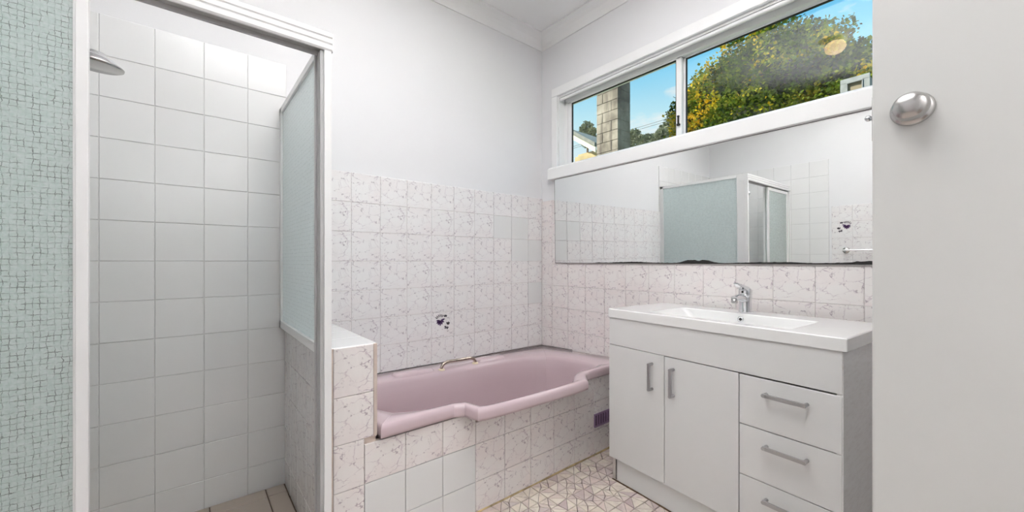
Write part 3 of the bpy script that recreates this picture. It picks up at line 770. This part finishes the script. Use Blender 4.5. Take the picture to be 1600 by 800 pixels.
# aluminium frame
wbx('frame_head', 'trim', 0.055, 0.11, W0, W1, 2.098, 2.140)
wbx('frame_sill', 'trim', 0.055, 0.11, W0, W1, 1.630, 1.662)
wbx('frame_jamb', 'trim', 0.055, 0.11, W0, W0 - 0.040, 1.65, 2.11)
wbx('frame_jamb', 'trim', 0.055, 0.11, W1, W1 + 0.040, 1.65, 2.11)
def sash(y0, y1, x, lat):
    s = empty('sash', (x, y0 - W0, 0.0)); s.parent = win
    w = y0 - y1; st = 0.030; z0, z1 = 0.036, 2.104 - WZ0
    MB().box(0, 0.020, 0, -w, z1 - 0.013, z1).box(0, 0.020, 0, -w, z0, z0 + 0.022).box(0, 0.020, 0, -st, z0, z1).box(0, 0.020, -w + st, -w, z0, z1).build('sash_frame', 'trim', s, 0.0015)
    MB().box(0.008, 0.012, -0.008, -w + 0.008, z0 + 0.004, z1 - 0.004).build('pane', 'glass', s)
    bd = MB()
    a, b, c, d = -st, -w + st, z0 + 0.022, z1 - 0.013; q = 0.0035
    bd.box(0.003, 0.016, a, b, d - q, d + .001).box(0.003, 0.016, a, a - q, c, d).box(0.003, 0.016, b + q, b, c, d).build('gasket', 'black', s)
    if lat:
        MB().box(-0.010, 0.0, -w + 0.012, -w + 0.019, 0.118, 0.160).box(-0.014, 0.0, -w + 0.006, -w + 0.021, 0.108, 0.118).box(-0.012, 0.0, -w + 0.010, -w + 0.020, 0.156, 0.162).build('latch', 'black', s, 0.001)
sash(-0.200, -1.012, 0.060, True)
sash(-0.992, -1.920, 0.084, False)
sash(-1.890, -2.595, 0.060, False)

# ------------------------------------------------------------------ mirror
mir = empty('wall_mirror', (-0.009, -0.148, 0.987))
tag(mir, 'wide frameless wall mirror with black spoiled lower edge', 'mirror')
mp_, my_ = 0.012, 0.0
MW, MH = 1.78, 0.577
mir.rotation_euler = (0, -mp_, -my_)
MB().box(-0.005, 0.0, 0, -MW, 0, MH).build('glass', 'mirror', mir)
MB().box(0.0, 0.0025, 0.0008, -MW, 0, MH).box(-0.0052, 0.0025, 0.0002, 0.0022, 0, MH).box(-0.0052, 0.0025, 0.0, -MW, MH, MH + 0.0022).build('backing', 'black', mir)
rnd = random.Random(5)
pts = []; N = 300
for i in range(N + 1):
    y = MW * i / N
    hgt = 0.0035 + 0.004 * max(0, noise.noise(Vector((y * 9, 3.1, 0)))) + 0.004 * max(0, noise.noise(Vector((y * 55, 1.1, 0))))
    if 0.93 < y + 0.0: pass
    hgt += (0.012 + 0.006 * noise.noise(Vector((y * 30, 7.7, 0)))) * math.exp(-((y - 0.98) / 0.085) ** 4) + 0.006 * math.exp(-((y - 0.62) / 0.1) ** 2) + 0.010 * math.exp(-((y - 1.64) / 0.08) ** 2) + 0.005 * math.exp(-((y - 1.3) / 0.14) ** 2)
    if y < 0.35: hgt *= 0.5
    pts.append((y, hgt))
mb = MB(); vs = []
for y, h in pts: vs += [(-0.0051, -y, 0.0), (-0.0051, -y, h), (-0.0062, -y, 0.0), (-0.0062, -y, h)]
fs = []
for i in range(N):
    a, b = 4 * i, 4 * i + 4
    fs += [(a + 2, a + 3, b + 3, b + 2), (a + 1, b + 1, b + 3, a + 3), (a, a + 2, b + 2, b)]
mb.add(vs, fs).build('spoiled_edge', 'black', mir)
MB().lathe([(0.0, 0.012), (0.005, 0.0115), (0.009, 0.008), (0.011, 0.002), (0.011, 0.0)], (-0.005, -1.624, 0.545), (-1, 0, 0), 20).build('screw_cap', 'chrome', mir)

# ------------------------------------------------------------------ vanity
VA = R(-94.405)
van = empty('vanity_cabinet', (-0.458, -0.925, FLOOR), VA)
tag(van, 'white laminate vanity cabinet with two doors and three drawers', 'cabinet')
F = -FLOOR
def vb(name, m, x0, x1, y0, y1, z0, z1, parent=van, bev=0.0012):
    return MB().box(x0, x1, y0, y1, z0 + F, z1 + F).build(name, m, parent, bev)
vb('side_panel', 'lam', 0.006, 0.022, 0.024, 0.43, 0.085, 0.74)
vb('side_panel', 'side', 0.852, 0.868, 0.006, 0.44, FLOOR + .001, 0.74)
vb('back_panel', 'carcass', 0.022, 0.852, 0.425, 0.43, 0.085, 0.74)
vb('bottom_panel', 'carcass', 0.022, 0.852, 0.024, 0.425, 0.085, 0.100)
vb('divider', 'carcass', 0.572, 0.588, 0.026, 0.425, 0.10, 0.74)
vb('gap_shade', 'black', 0.022, 0.852, 0.024, 0.026, 0.100, 0.735, bev=0)  # black sheet painted as the shade in the door and drawer gaps
k1 = vb('kickboard', 'kick', 0.034, 0.852, 0.018, 0.034, FLOOR + .004, 0.088)
vb('kick_return', 'carcass', 0.010, 0.024, 0.018, 0.43, FLOOR + .001, 0.086)
vb('kick_gap_shade', 'black', 0.024, 0.034, 0.026, 0.034, FLOOR + .001, 0.088, bev=0)  # solid black strip standing in for shade in the recess
MB().tube([(0.010 + 0.0526 * i, 0.016 + rnd.uniform(-.0015, .001), F + FLOOR + 0.0015) for i in range(17)], [rnd.uniform(.0022, .0045) for i in range(17)], 6).build('dirt_line', 'dirt', van)
vb('front_rail', 'lam', 0.002, 0.866, 0.004, 0.022, 0.614, 0.740)
def bar_handle(parent, x, z, vertical, L=0.105):
    mb = MB(); r = 0.0052; so = 0.024; y0 = 0.004
    if vertical: P0, P1 = Vector((x, 0, z - L / 2)), Vector((x, 0, z + L / 2)); d = Vector((0, 0, 1))
    else: P0, P1 = Vector((x - L / 2, 0, z)), Vector((x + L / 2, 0, z)); d = Vector((1, 0, 0))
    yv = Vector((0, y0, 0)); s = Vector((0, y0 - so, 0))
    for P in (P0, P1): mb.tube([P + yv, P + s - Vector((0, r, 0))], 0.0058, 14)
    o = Vector((0, 0, 0.0045)) if not vertical else Vector((0.0045, 0, 0))
    q = s
    a, b = P0 - d * 0.004 + q, P1 + d * 0.004 + q
    w = Vector((0, 0, 1)) if not vertical else Vector((1, 0, 0)); t = Vector((0, 1, 0))
    vs = []
    for p in (a, b): vs += [p - w * 0.006 - t * 0.004, p + w * 0.006 - t * 0.004, p + w * 0.006 + t * 0.004, p - w * 0.006 + t * 0.004]
    mb.add(vs, [(0, 1, 2, 3), (7, 6, 5, 4), (0, 4, 5, 1), (1, 5, 6, 2), (2, 6, 7, 3), (3, 7, 4, 0)])
    h = mb.build('handle', 'handle', parent, 0.001); h['label'] = 'brushed metal bar handle'
    return h
d1 = vb('cabinet_door', 'lam', 0.001, 0.2885, 0.004, 0.022, 0.088, 0.6115); bar_handle(d1, 0.233, 0.516 + F, True)
d2 = vb('cabinet_door', 'lam', 0.2915, 0.5795, 0.004, 0.022, 0.088, 0.6105); bar_handle(d2, 0.331, 0.514 + F, True)
for z0, z1, zh in ((0.440, 0.6085, 0.561), (0.266, 0.437, 0.389), (0.088, 0.263, 0.213)):
    d = vb('drawer', 'lam', 0.5825, 0.865, 0.004, 0.022, z0, z1); bar_handle(d, 0.724, zh + F, False, 0.112)

# one-piece basin top
top = empty('basin_top', (-0.458, -0.925, 0.740), VA)
tag(top, 'glossy white moulded basin top resting on the vanity cabinet', 'basin')
def basin():
    X0, X1, Y0, Y1, H = -0.002, 0.878, -0.001, 0.446, 0.039
    bx0, bx1, by0, by1 = 0.185, 0.715, 0.055, 0.315
    def rr(x0, x1, y0, y1, r, z, n=5):
        L = []
        for cx, cy, a0 in ((x1 - r, y1 - r, 0), (x0 + r, y1 - r, 90), (x0 + r, y0 + r, 180), (x1 - r, y0 + r, 270)):
            for k in range(n): a = R(a0 + 90 * k / (n - 1)); L.append((cx + r * math.cos(a), cy + r * math.sin(a), z))
        return L
    loops = [rr(X0, X1, Y0, Y1, 0.003, 0.0), rr(X0, X1, Y0, Y1, 0.004, H - 0.003), rr(X0 + .003, X1 - .003, Y0 + .003, Y1 - .003, 0.004, H),
             rr(bx0 - 0.006, bx1 + 0.006, by0 - 0.006, by1 + 0.006, 0.02, H), rr(bx0, bx1, by0, by1, 0.02, H - 0.004),
             rr(bx0 + 0.10, bx1 - 0.10, by0 + 0.02, by1 - 0.018, 0.025, H - 0.075), rr(bx0 + 0.15, bx1 - 0.15, by0 + 0.045, by1 - 0.035, 0.03, H - 0.094)]
    n = len(loops[0]); vs = [p for l in loops for p in l]
    fs = [(r * n + k, r * n + (k + 1) % n, (r + 1) * n + (k + 1) % n, (r + 1) * n + k) for r in range(len(loops) - 1) for k in range(n)]
    fs.append(tuple((len(loops) - 1) * n + k for k in range(n)))
    o = MB().add(vs, fs).build('bowl_and_rim', 'resin', top)
    c = Vector((0.447, by1 - 0.0065, H - 0.024)); ax = Vector((0, -1, 0.22)).normalized()
    MB().lathe([(0.0055, 0.001), (0.0055, 0.004), (0.0085, 0.0055), (0.0118, 0.004), (0.0125, -0.001)], c, ax, 24).build('overflow_ring', 'chrome', top)
    MB().lathe([(0.0, 0.0022), (0.0056, 0.0022)], c, ax, 20).build('overflow_hole', 'black', top)
    MB().lathe([(0.0, 0.003), (0.018, 0.003), (0.023, 0.001), (0.023, -0.001)], (0.447, 0.19, H - 0.093), (0, 0, 1), 24).build('waste', 'chrome', top)
basin()

# mixer tap
tap = empty('mixer_tap', (-0.458, -0.925, 0.7785), VA)
tag(tap, 'chrome single lever mixer tap on the basin top', 'tap')
tx, ty = 0.437, 0.372
MB().lathe([(0.0, 0.0), (0.0275, 0.0), (0.028, 0.004), (0.0255, 0.008), (0.0245, 0.05), (0.0255, 0.075), (0.026, 0.080), (0.0, 0.080)], (tx, ty, 0), n=28).build('body', 'chrome', tap)
MB().tube([(tx, ty - 0.004, 0.055), (tx, ty - 0.035, 0.066), (tx, ty - 0.070, 0.068), (tx, ty - 0.098, 0.064)], [0.017, 0.015, 0.013, 0.0125], 18).build('spout', 'chrome', tap)
MB().lathe([(0.0, 0.0), (0.0105, 0.0), (0.0115, 0.003), (0.0115, 0.018), (0.0, 0.018)], (tx, ty - 0.096, 0.046), n=20).build('aerator', 'satin', tap)
MB().lathe([(0.026, 0.0), (0.0262, 0.012), (0.023, 0.022), (0.014, 0.028), (0.0, 0.030)], (tx, ty, 0.080), n=28).build('cap', 'chrome', tap)
lv = MB(); a = Vector((tx, ty - 0.002, 0.100)); b = Vector((tx, ty - 0.085, 0.128))
vs = []
for p, w, h in ((a, 0.020, 0.010), ((a + b) / 2, 0.016, 0.007), (b, 0.010, 0.0035)):
    vs += [(p.x - w, p.y, p.z - h), (p.x + w, p.y, p.z - h), (p.x + w, p.y, p.z + h), (p.x - w, p.y, p.z + h)]
lv.add(vs, [(0, 1, 2, 3), (11, 10, 9, 8)] + [(r * 4 + k, r * 4 + (k + 1) % 4, r * 4 + 4 + (k + 1) % 4, r * 4 + 4 + k) for r in range(2) for k in range(4)]).build('lever', 'chrome', tap, 0.003)
MB().lathe([(0.0, 0.0012), (0.004, 0.001), (0.0045, 0.0)], (tx, ty - 0.0262, 0.090), (0, -1, 0), 14).build('indicator', 'black', tap)

# ------------------------------------------------------------------ shower screen
SY = -0.79; SZ = 1.69
scr = empty('shower_screen', (SX - 0.02, SY, FLOOR))
tag(scr, 'white framed shower screen with ribbed head rail and pale obscure glass side', 'shower screen')
so = Vector((-(SX - 0.02), -SY, -FLOOR))
def sbx(name, m, x0, x1, y0, y1, z0, z1, bev=0.0015, parent=scr):
    return MB().box(x0 + so.x, x1 + so.x, y0 + so.y, y1 + so.y, z0 + so.z, z1 + so.z).build(name, m, parent, bev)
PX0, PX1 = -1.668, -1.641
# head rail: ribbed front, open channel underneath
hr = MB(); yf = SY
pf = [(yf, 1.635), (yf - 0.003, 1.640), (yf - 0.003, 1.649), (yf, 1.652), (yf, 1.656), (yf - 0.003, 1.659), (yf - 0.003, 1.667), (yf, 1.670), (yf, 1.674), (yf - 0.003, 1.677), (yf - 0.003, 1.686), (yf, SZ), (yf + 0.070, SZ), (yf + 0.070, 1.650), (yf + 0.066, 1.650), (yf + 0.066, 1.684), (yf + 0.005, 1.684), (yf + 0.005, 1.635)]
MB().prism([(a + so.y, b + so.z) for a, b in pf], 'x', WC + 0.008 + so.x, PX1 + 0.001 + so.x).build('head_rail', 'alu', scr)
sbx('head_track', 'alu_raw', WC + 0.01, PX0, yf + 0.006, yf + 0.065, 1.640, 1.655, 0)
sbx('head_track', 'alu_raw', WC + 0.01, PX0, yf + 0.034, yf + 0.0385, 1.628, 1.642, 0)
sbx('head_end_cap', 'alu', PX1 + 0.001, PX1 + 0.003, yf - 0.003, yf + 0.07, 1.634, SZ + 0.001, 0)
# corner post with a grey inner channel
sbx('corner_post', 'alu', PX0 + 0.006, PX1, SY, SY + 0.03, FLOOR, 1.636)
sbx('post_return', 'alu', PX0 + 0.008, PX1, SY + 0.03, SY + 0.085, 0.70, 1.69)
sbx('jamb_channel', 'alu_raw', PX0 - 0.004, PX0 + 0.008, SY + 0.006, SY + 0.082, FLOOR, 1.634)
sbx('jamb_channel', 'alu_raw', PX0 - 0.010, PX0 - 0.004, SY + 0.045, SY + 0.055, FLOOR, 1.634, 0.001)
# side panel on the nib wall
GX = -1.648
sbx('side_top_rail', 'alu', GX - 0.010, GX + 0.010, SY + 0.085, -0.008, 1.665, SZ)
sbx('side_bottom_rail', 'alu', GX - 0.010, GX + 0.010, SY + 0.085, -0.008, 0.700, 0.732)
sbx('wall_channel', 'alu', GX - 0.010, GX + 0.010, -0.040, -0.008, 0.700, SZ)
sg = sbx('side_glass', 'frost_blue', GX - 0.002, GX + 0.003, SY + 0.07, -0.03, 0.725, 1.672, 0)
sbx('floor_rail', 'alu', WC + 0.01, PX0, SY, SY + 0.066, FLOOR, FLOOR + 0.028)
sbx('wall_jamb', 'alu', WC + 0.008, WC + 0.032, SY + 0.004, SY + 0.066, FLOOR + 0.028, 1.634)

def slider(name, label, x1, y, w, glass):
    d = empty(name, (x1 - w, y, FLOOR + 0.03)); tag(d, label, 'shower door', 'sliding shower doors')
    z1 = 1.628 - FLOOR - 0.03
    st = 0.0205
    MB().box(w - st, w, -0.009, 0.009, 0, z1).box(w - st - 0.004, w - st + 0.002, -0.006, 0.006, 0.02, z1 - 0.02).build('stile', 'alu', d, 0.002)
    MB().box(0, st, -0.009, 0.009, 0, z1).build('stile', 'alu', d, 0.002)
    MB().box(st, w - st, -0.008, 0.008, z1 - 0.03, z1).build('top_rail', 'alu', d, 0.002)
    MB().box(st, w - st, -0.008, 0.008, 0, 0.035).build('bottom_rail', 'alu', d, 0.002)
    MB().box(st - 0.006, w - st + 0.006, -0.002, 0.002, 0.03, z1 - 0.026).build('pane', glass, d)
    return d
slider('sliding_shower_door', 'front sliding shower door of green woven obscure glass with white stile beside the opening', -2.148, SY + 0.0165, 0.54, 'frost_green')
slider('sliding_shower_door', 'rear sliding shower door stacked behind the front one', -2.172, SY + 0.050, 0.53, 'frost_green')

# shower head on an arm from the left wall
sh = empty('wall_shower', (WC + 0.008, -0.40, 1.64))
tag(sh, 'round chrome shower head on an arm inside the shower', 'shower head')
hc = Vector((-2.193, -0.388, 1.572)) - sh.location
ax = Vector((0.05, -0.06, 1.0)).normalized()
MB().lathe([(0.0, 0.0), (0.060, 0.0), (0.066, 0.003), (0.067, 0.007), (0.064, 0.010), (0.0, 0.010)], hc, ax, 40).build('face_disc', 'satin', sh)
MB().lathe([(0.058, 0.010), (0.053, 0.019), (0.043, 0.027), (0.034, 0.031), (0.031, 0.033), (0.027, 0.040), (0.0, 0.042)], hc, ax, 40).build('dome', 'chrome', sh)
top_ = hc + ax * 0.030 + Vector((-0.01, 0, 0))
MB().tube([top_, top_ + Vector((-0.06, 0, 0.004)), top_ + Vector((-0.16, 0, 0.03)), Vector((0.05, 0, 0.03)), Vector((0, 0, 0.03))], 0.010, 14).build('arm', 'chrome', sh)
MB().lathe([(0.0, 0.008), (0.012, 0.008), (0.028, 0.004), (0.030, 0.0)], (0, 0, 0.03), (1, 0, 0), 24).build('wall_flange', 'chrome', sh)

# ------------------------------------------------------------------ towel rail seen in the mirror
tr = empty('towel_rail', (WC + 0.008, -1.225, 1.035))
tag(tr, 'chrome towel rail on the veined tiles seen in the mirror', 'towel rail')
for y in (0.0, -0.60):
    MB().lathe([(0.0, 0.014), (0.014, 0.013), (0.026, 0.006), (0.028, 0.0)], (0, y, 0), (1, 0, 0), 24).build('flange', 'satin', tr)
    MB().tube([(0.005, y, 0), (0.065, y, 0)], 0.009, 12).build('bracket', 'chrome', tr)
MB().tube([(0.058, 0.015, 0), (0.058, -0.615, 0)], 0.008, 14).build('bar', 'chrome', tr)

# ------------------------------------------------------------------ entry door, standing open
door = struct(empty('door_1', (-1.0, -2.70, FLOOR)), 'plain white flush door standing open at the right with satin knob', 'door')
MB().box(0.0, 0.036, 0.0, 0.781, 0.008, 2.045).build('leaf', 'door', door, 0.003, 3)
kz = 1.265 - FLOOR; ky = 0.729
kn = MB().lathe([(0.0, 0.0), (0.0275, 0.0), (0.0285, 0.002), (0.0275, 0.0055), (0.021, 0.010), (0.015, 0.012)], (0, ky, kz), (-1, 0, 0), 40).build('knob_rose', 'satin', door)
kk = MB().lathe([(0.013, 0.006), (0.0135, 0.010), (0.0195, 0.013), (0.0232, 0.017), (0.0242, 0.0215), (0.0228, 0.0275), (0.0185, 0.0335), (0.0115, 0.0375), (0.005, 0.039), (0.0, 0.0392)], (0, ky, kz), (-1, 0, 0), 40).build('knob', 'satin', door)
MB().lathe([(0.0, 0.002), (0.0275, 0.001), (0.0285, 0.0)], (0.036, ky, kz), (1, 0, 0), 40).build('knob_rose', 'satin', door)
MB().box(0.008, 0.028, 0.781, 0.7825, kz - 0.04, kz + 0.04).build('latch_plate', 'satin', door)

# ------------------------------------------------------------------ ceiling lamp (seen as a reflection in the window)
lamp = empty('ceiling_lamp', (-1.44, -1.355, CEIL))
tag(lamp, 'warm round opal ceiling lamp reflected in the window glass', 'ceiling lamp')
MB().lathe([(0.0, 0.0), (0.046, 0.0), (0.048, -0.014), (0.042, -0.022)], (0, 0, 0), n=40).build('base_ring', 'alu', lamp)
MB().lathe([(0.036, -0.018), (0.050, -0.026), (0.060, -0.042), (0.062, -0.060), (0.054, -0.082), (0.034, -0.097), (0.0, -0.102)], (0, 0, 0), n=40).build('shade', 'lamp', lamp)

M['fill_glow'] = emit_mat('white_fill_glow', (1.0, 0.97, 0.93), 78.0)
fill = empty('fill_lamp', (-1.40, -3.30, CEIL))  # added fill light, out of view, brightens the room from the front
tag(fill, 'added unseen fill light shaped as a white dome on the hallway ceiling behind the camera', 'ceiling lamp')
MB().lathe([(0.0, 0.0), (0.17, 0.0), (0.172, -0.018), (0.165, -0.022)], (0, 0, 0), n=32).build('base_ring', 'alu', fill)
MB().lathe([(0.165, -0.018), (0.162, -0.06), (0.148, -0.096), (0.120, -0.128), (0.080, -0.152), (0.04, -0.163), (0.0, -0.166)], (0, 0, 0), n=32).build('shade', 'fill_glow', fill)

# ------------------------------------------------------------------ outside
struct(MB().box(0.15, 60, -30, 60, -1.3, -1.0).build('ground', 'grass'), 'grassy garden outside the window', 'ground')

def leaves(name, blobs, count, size, m, parent, seed, tone, org):
    rnd = random.Random(seed); vs = []; fs = []; tn = []
    wts = [b[3] ** 2 for b in blobs]; tot = sum(wts)
    for b, w in zip(blobs, wts):
        for _ in range(int(count * w / tot)):
            while True:
                d = Vector((rnd.gauss(0, 1), rnd.gauss(0, 1), rnd.gauss(0, 1))).normalized()
                if d.x < 0.55: break
            bump = 1 + 0.30 * noise.noise(Vector((b[0], b[1], b[2])) + d * 2.6) + 0.16 * noise.noise(Vector((b[1], b[2], b[0])) + d * 7)
            r = b[3] * bump * (rnd.random() ** 0.22)
            p = Vector(b[:3]) + Vector((d.x, d.y, d.z * 0.95)) * r
            q = Matrix.Rotation(rnd.uniform(0, 6.28), 3, 'Z') @ Matrix.Rotation(rnd.gauss(0.7, .5), 3, 'X')
            s = size * rnd.uniform(0.6, 1.4)
            u = q @ Vector((1, 0, 0)) * s * 0.5; v = q @ Vector((0, 1, 0)) * s
            o = len(vs); p = p - Vector(org)
            vs += [tuple(p), tuple(p + u + v * .5), tuple(p + v), tuple(p - u + v * .5)]
            fs.append((o, o + 1, o + 2, o + 3)); tn.append(tone(p + Vector(org), d, rnd, r / b[3]))
    me = bpy.data.meshes.new(name); me.from_pydata(vs, [], fs); me.update()
    at = me.attributes.new('tone', 'FLOAT', 'FACE')
    for d_, v in zip(at.data, tn): d_.value = v
    return link(name, me, m, parent)
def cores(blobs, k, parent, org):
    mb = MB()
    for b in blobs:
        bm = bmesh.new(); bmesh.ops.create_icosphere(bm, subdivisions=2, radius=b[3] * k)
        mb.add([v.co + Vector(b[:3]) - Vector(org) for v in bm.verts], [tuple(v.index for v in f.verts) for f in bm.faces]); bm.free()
    return mb.build('crown_shade_core', 'core', parent)  # dark balls inside the crown stand in for shade between leaves

TX = 7.0
blobs = [(TX, 0.75, 4.65, 1.10), (TX - .1, 1.55, 4.35, 0.90), (TX, 0.15, 4.50, 0.90), (TX - .2, 2.05, 4.20, 0.62), (TX, -0.45, 4.05, 0.72), (TX - .2, 0.9, 3.4, 1.2),
         (TX, -0.75, 3.5, 0.9), (TX - .2, 2.1, 3.4, 0.70), (TX, -0.2, 2.9, 1.2), (TX - .3, 1.5, 2.6, 1.2)]
tree = empty('leafy_tree', (TX, 0.2, -1.0))
tag(tree, 'big leafy green tree with golden yellow patches filling the middle window pane', 'tree')
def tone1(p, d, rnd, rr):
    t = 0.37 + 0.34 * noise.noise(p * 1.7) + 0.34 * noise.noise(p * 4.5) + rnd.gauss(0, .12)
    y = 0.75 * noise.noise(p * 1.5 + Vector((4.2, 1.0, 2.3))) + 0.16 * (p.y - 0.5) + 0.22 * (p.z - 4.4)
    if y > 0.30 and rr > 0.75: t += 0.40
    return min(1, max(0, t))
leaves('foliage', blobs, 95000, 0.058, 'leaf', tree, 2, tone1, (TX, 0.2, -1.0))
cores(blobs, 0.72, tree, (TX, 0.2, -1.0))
MB().tube([(0, 0, 0), (0.05, 0.05, 1.5), (0.0, 0.1, 3.5), (0.05, 0.15, 5.0)], [0.26, 0.2, 0.14, 0.06], 10).build('trunk', 'bark', tree)

blobs2 = [(9.4, -1.7, 4.35, 0.9), (9.4, -2.8, 4.2, 1.0), (9.3, -1.2, 3.5, 0.9), (9.4, -2.2, 3.2, 1.2)]
tr2 = empty('leafy_tree', (9.4, -2.2, -1.0))
tag(tr2, 'dark green tree behind the golden one at right end of the window view', 'tree')
leaves('foliage', blobs2, 22000, 0.07, 'leaf_d', tr2, 5, lambda p, d, rnd, rr: min(1, max(0, 0.4 + 0.4 * noise.noise(p * 1.8) + rnd.gauss(0, .15))), (9.4, -2.2, -1.0))
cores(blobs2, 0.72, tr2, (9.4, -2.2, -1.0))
MB().tube([(0, 0, 0), (0.05, 0.05, 2), (0.0, 0.1, 4.6)], [0.24, 0.18, 0.08], 10).build('trunk', 'bark', tr2)

def far_tree(X, y, z, r, label, k):
    t = empty('distant_tree', (X, y, -1.0)); tag(t, label, 'tree', 'far trees on the skyline')
    bl = [(X, y, z - r * 0.6, r * 0.75), (X, y + r * .7, z - r * 1.1, r * 0.6), (X, y - r * .7, z - r * 1.2, r * 0.6), (X, y, z - r * 1.7, r)]
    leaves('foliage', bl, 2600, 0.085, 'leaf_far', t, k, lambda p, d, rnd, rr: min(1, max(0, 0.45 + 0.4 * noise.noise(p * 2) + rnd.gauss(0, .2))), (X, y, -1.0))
    MB().tube([(0, 0, 0), (0.03, 0.02, (z - r + 1) * .6), (0, 0, z - r + 1)], [0.12, 0.09, 0.03], 8).build('trunk', 'bark', t)
def yz(u, v, x):
    fw = Vector((math.cos(YAW), math.sin(YAW), 0)); rt = Vector((math.sin(YAW), -math.cos(YAW), 0))
    d = fw + rt * ((u - 800) / 612.28) + Vector((0, 0, (408.08 - v) / 612.28)); s = (x - CAM.x) / d.x
    p = CAM + d * s; return p.y, p.z
def ft(u, v, x, r, label, k):
    y, z = yz(u, v, x); far_tree(x, y, z, r, label, k)
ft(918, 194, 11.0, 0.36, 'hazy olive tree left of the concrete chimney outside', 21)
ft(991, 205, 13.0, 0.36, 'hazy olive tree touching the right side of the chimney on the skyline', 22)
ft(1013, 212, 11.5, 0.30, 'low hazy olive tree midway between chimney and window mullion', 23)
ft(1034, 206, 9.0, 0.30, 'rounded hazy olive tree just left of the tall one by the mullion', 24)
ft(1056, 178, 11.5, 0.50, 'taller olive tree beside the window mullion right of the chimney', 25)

# block chimney
CX0, CY0, CY1 = 5.0, 2.90, 3.465
ch = empty('block_chimney', (CX0 + 0.4, (CY0 + CY1) / 2, -1.0)); tag(ch, 'tall weathered grey block chimney outside the left window pane', 'chimney')
co = Vector((-(CX0 + 0.4), -(CY0 + CY1) / 2, 1.0))
MB().box(CX0 + 0.012 + co.x, CX0 + 0.43 + co.x, CY0 + 0.012 + co.y, CY1 - 0.012 + co.y, 0, 6.4).build('core', 'mortar', ch)
hb = 0.215
for k in range(17):
    z = 2.72 + k * hb
    if k % 2 == 0: ys = [(CY0, CY0 + 0.40), (CY0 + 0.40, CY1)]
    else: ys = [(CY0, CY0 + 0.17), (CY0 + 0.17, CY1)]
    for a, b in ys:
        q = rnd.uniform(-.004, .004)
        MB().box(CX0 + q + co.x, CX0 + 0.1 + co.x, a + 0.004 + co.y, b - 0.004 + co.y, z + 0.004 + co.z, z + hb - 0.004 + co.z).build('block', 'block', ch, 0.006, 1)
    for sy in (CY0, CY1 - 0.1):
        MB().box(CX0 + 0.106 + co.x, CX0 + 0.44 + co.x, sy + co.y, sy + 0.1 + co.y, z + 0.004 + co.z, z + hb - 0.004 + co.z).build('block', 'block', ch)

# neighbouring house with cream fascia
y0_, z0_ = yz(931, 226, 7.0); y1_, z1_ = yz(903, 211, 7.0)
nh = empty('neighbour_house', (7.6, 8.0, -1.0)); tag(nh, 'ochre neighbouring house with cream fascia at lower left of the window', 'house')
for i in range(28):
    z = 0.6 + i * 0.2
    if z + 0.2 > z0_ + 1.0: break
    MB().prism([(-0.4, z), (-0.385, z + 0.2), (0, z + 0.2), (0, z)], 'y', y0_ + 0.12 - 8, y1_ + 0.3 - 8).build('weatherboard', 'house', nh)
MB().box(-0.3, 1.2, y0_ + 0.16 - 8, y1_ + 0.25 - 8, 0, z0_ + 0.95).build('wall', 'house', nh)
sl = (z1_ - z0_) / (y1_ - y0_)
def rp(y): return z0_ + (y - y0_) * sl
P_ = [(y0_ - 8.0, rp(y0_) + 1.0 - 0.22), (y0_ - 8.0, rp(y0_) + 1.0), ((y1_ + 0.35) - 8.0, rp((y1_ + 0.35)) + 1.0), ((y1_ + 0.35) - 8.0, rp((y1_ + 0.35)) + 1.0 - 0.22)]
MB().prism(P_, 'x', -0.62, -0.58).build('fascia', 'fascia', nh)
MB().prism([(a, b + (0.06 if i in (1, 2) else 0.17)) for i, (a, b) in enumerate(P_)], 'x', -0.66, 1.3).build('roof', 'roof', nh)

# white framed upper window of an outbuilding among the leaves
ob = empty('garden_outbuilding', (4.15, -1.05, -1.0)); tag(ob, 'small white framed outbuilding with tan window at right end of the view', 'outbuilding')
z1 = 3.195 + 1.0
MB().box(0.02, 0.30, -0.125, 0.125, 0, z1 - 0.01).build('wall', 'oldwhite', ob)
MB().box(-0.02, 0.02, -0.135, 0.135, z1 - 0.055, z1).box(-0.02, 0.02, 0.075, 0.135, z1 - 1.1, z1 - 0.055).box(-0.02, 0.02, -0.135, -0.075, z1 - 1.1, z1 - 0.055).build('window_frame', 'oldwhite', ob, 0.004)
MB().box(-0.035, 0.0, -0.075, 0.075, z1 - 0.068, z1 - 0.055).box(-0.035, 0.0, 0.065, 0.075, z1 - 1.1, z1 - 0.068).box(-0.035, 0.0, -0.075, -0.065, z1 - 1.1, z1 - 0.068).build('inner_bead', 'oldwhite', ob, 0.002)
MB().box(0.0, 0.015, -0.075, 0.075, z1 - 1.1, z1 - 0.055).build('pane', 'tan_pane', ob)

for zz, nm in ((7.53, 'upper'), (7.42, 'lower')):
    pts = [(15.0, 40 - i * 4.0, zz + 0.02 + 0.0008 * (40 - i * 4.0 - 8) ** 2) for i in range(15)]
    o = MB().tube(pts, 0.014, 6).build('power_line', 'cable'); tag(o, '%s of two thin power lines crossing the sky right of the chimney' % nm, 'power line', 'power lines')
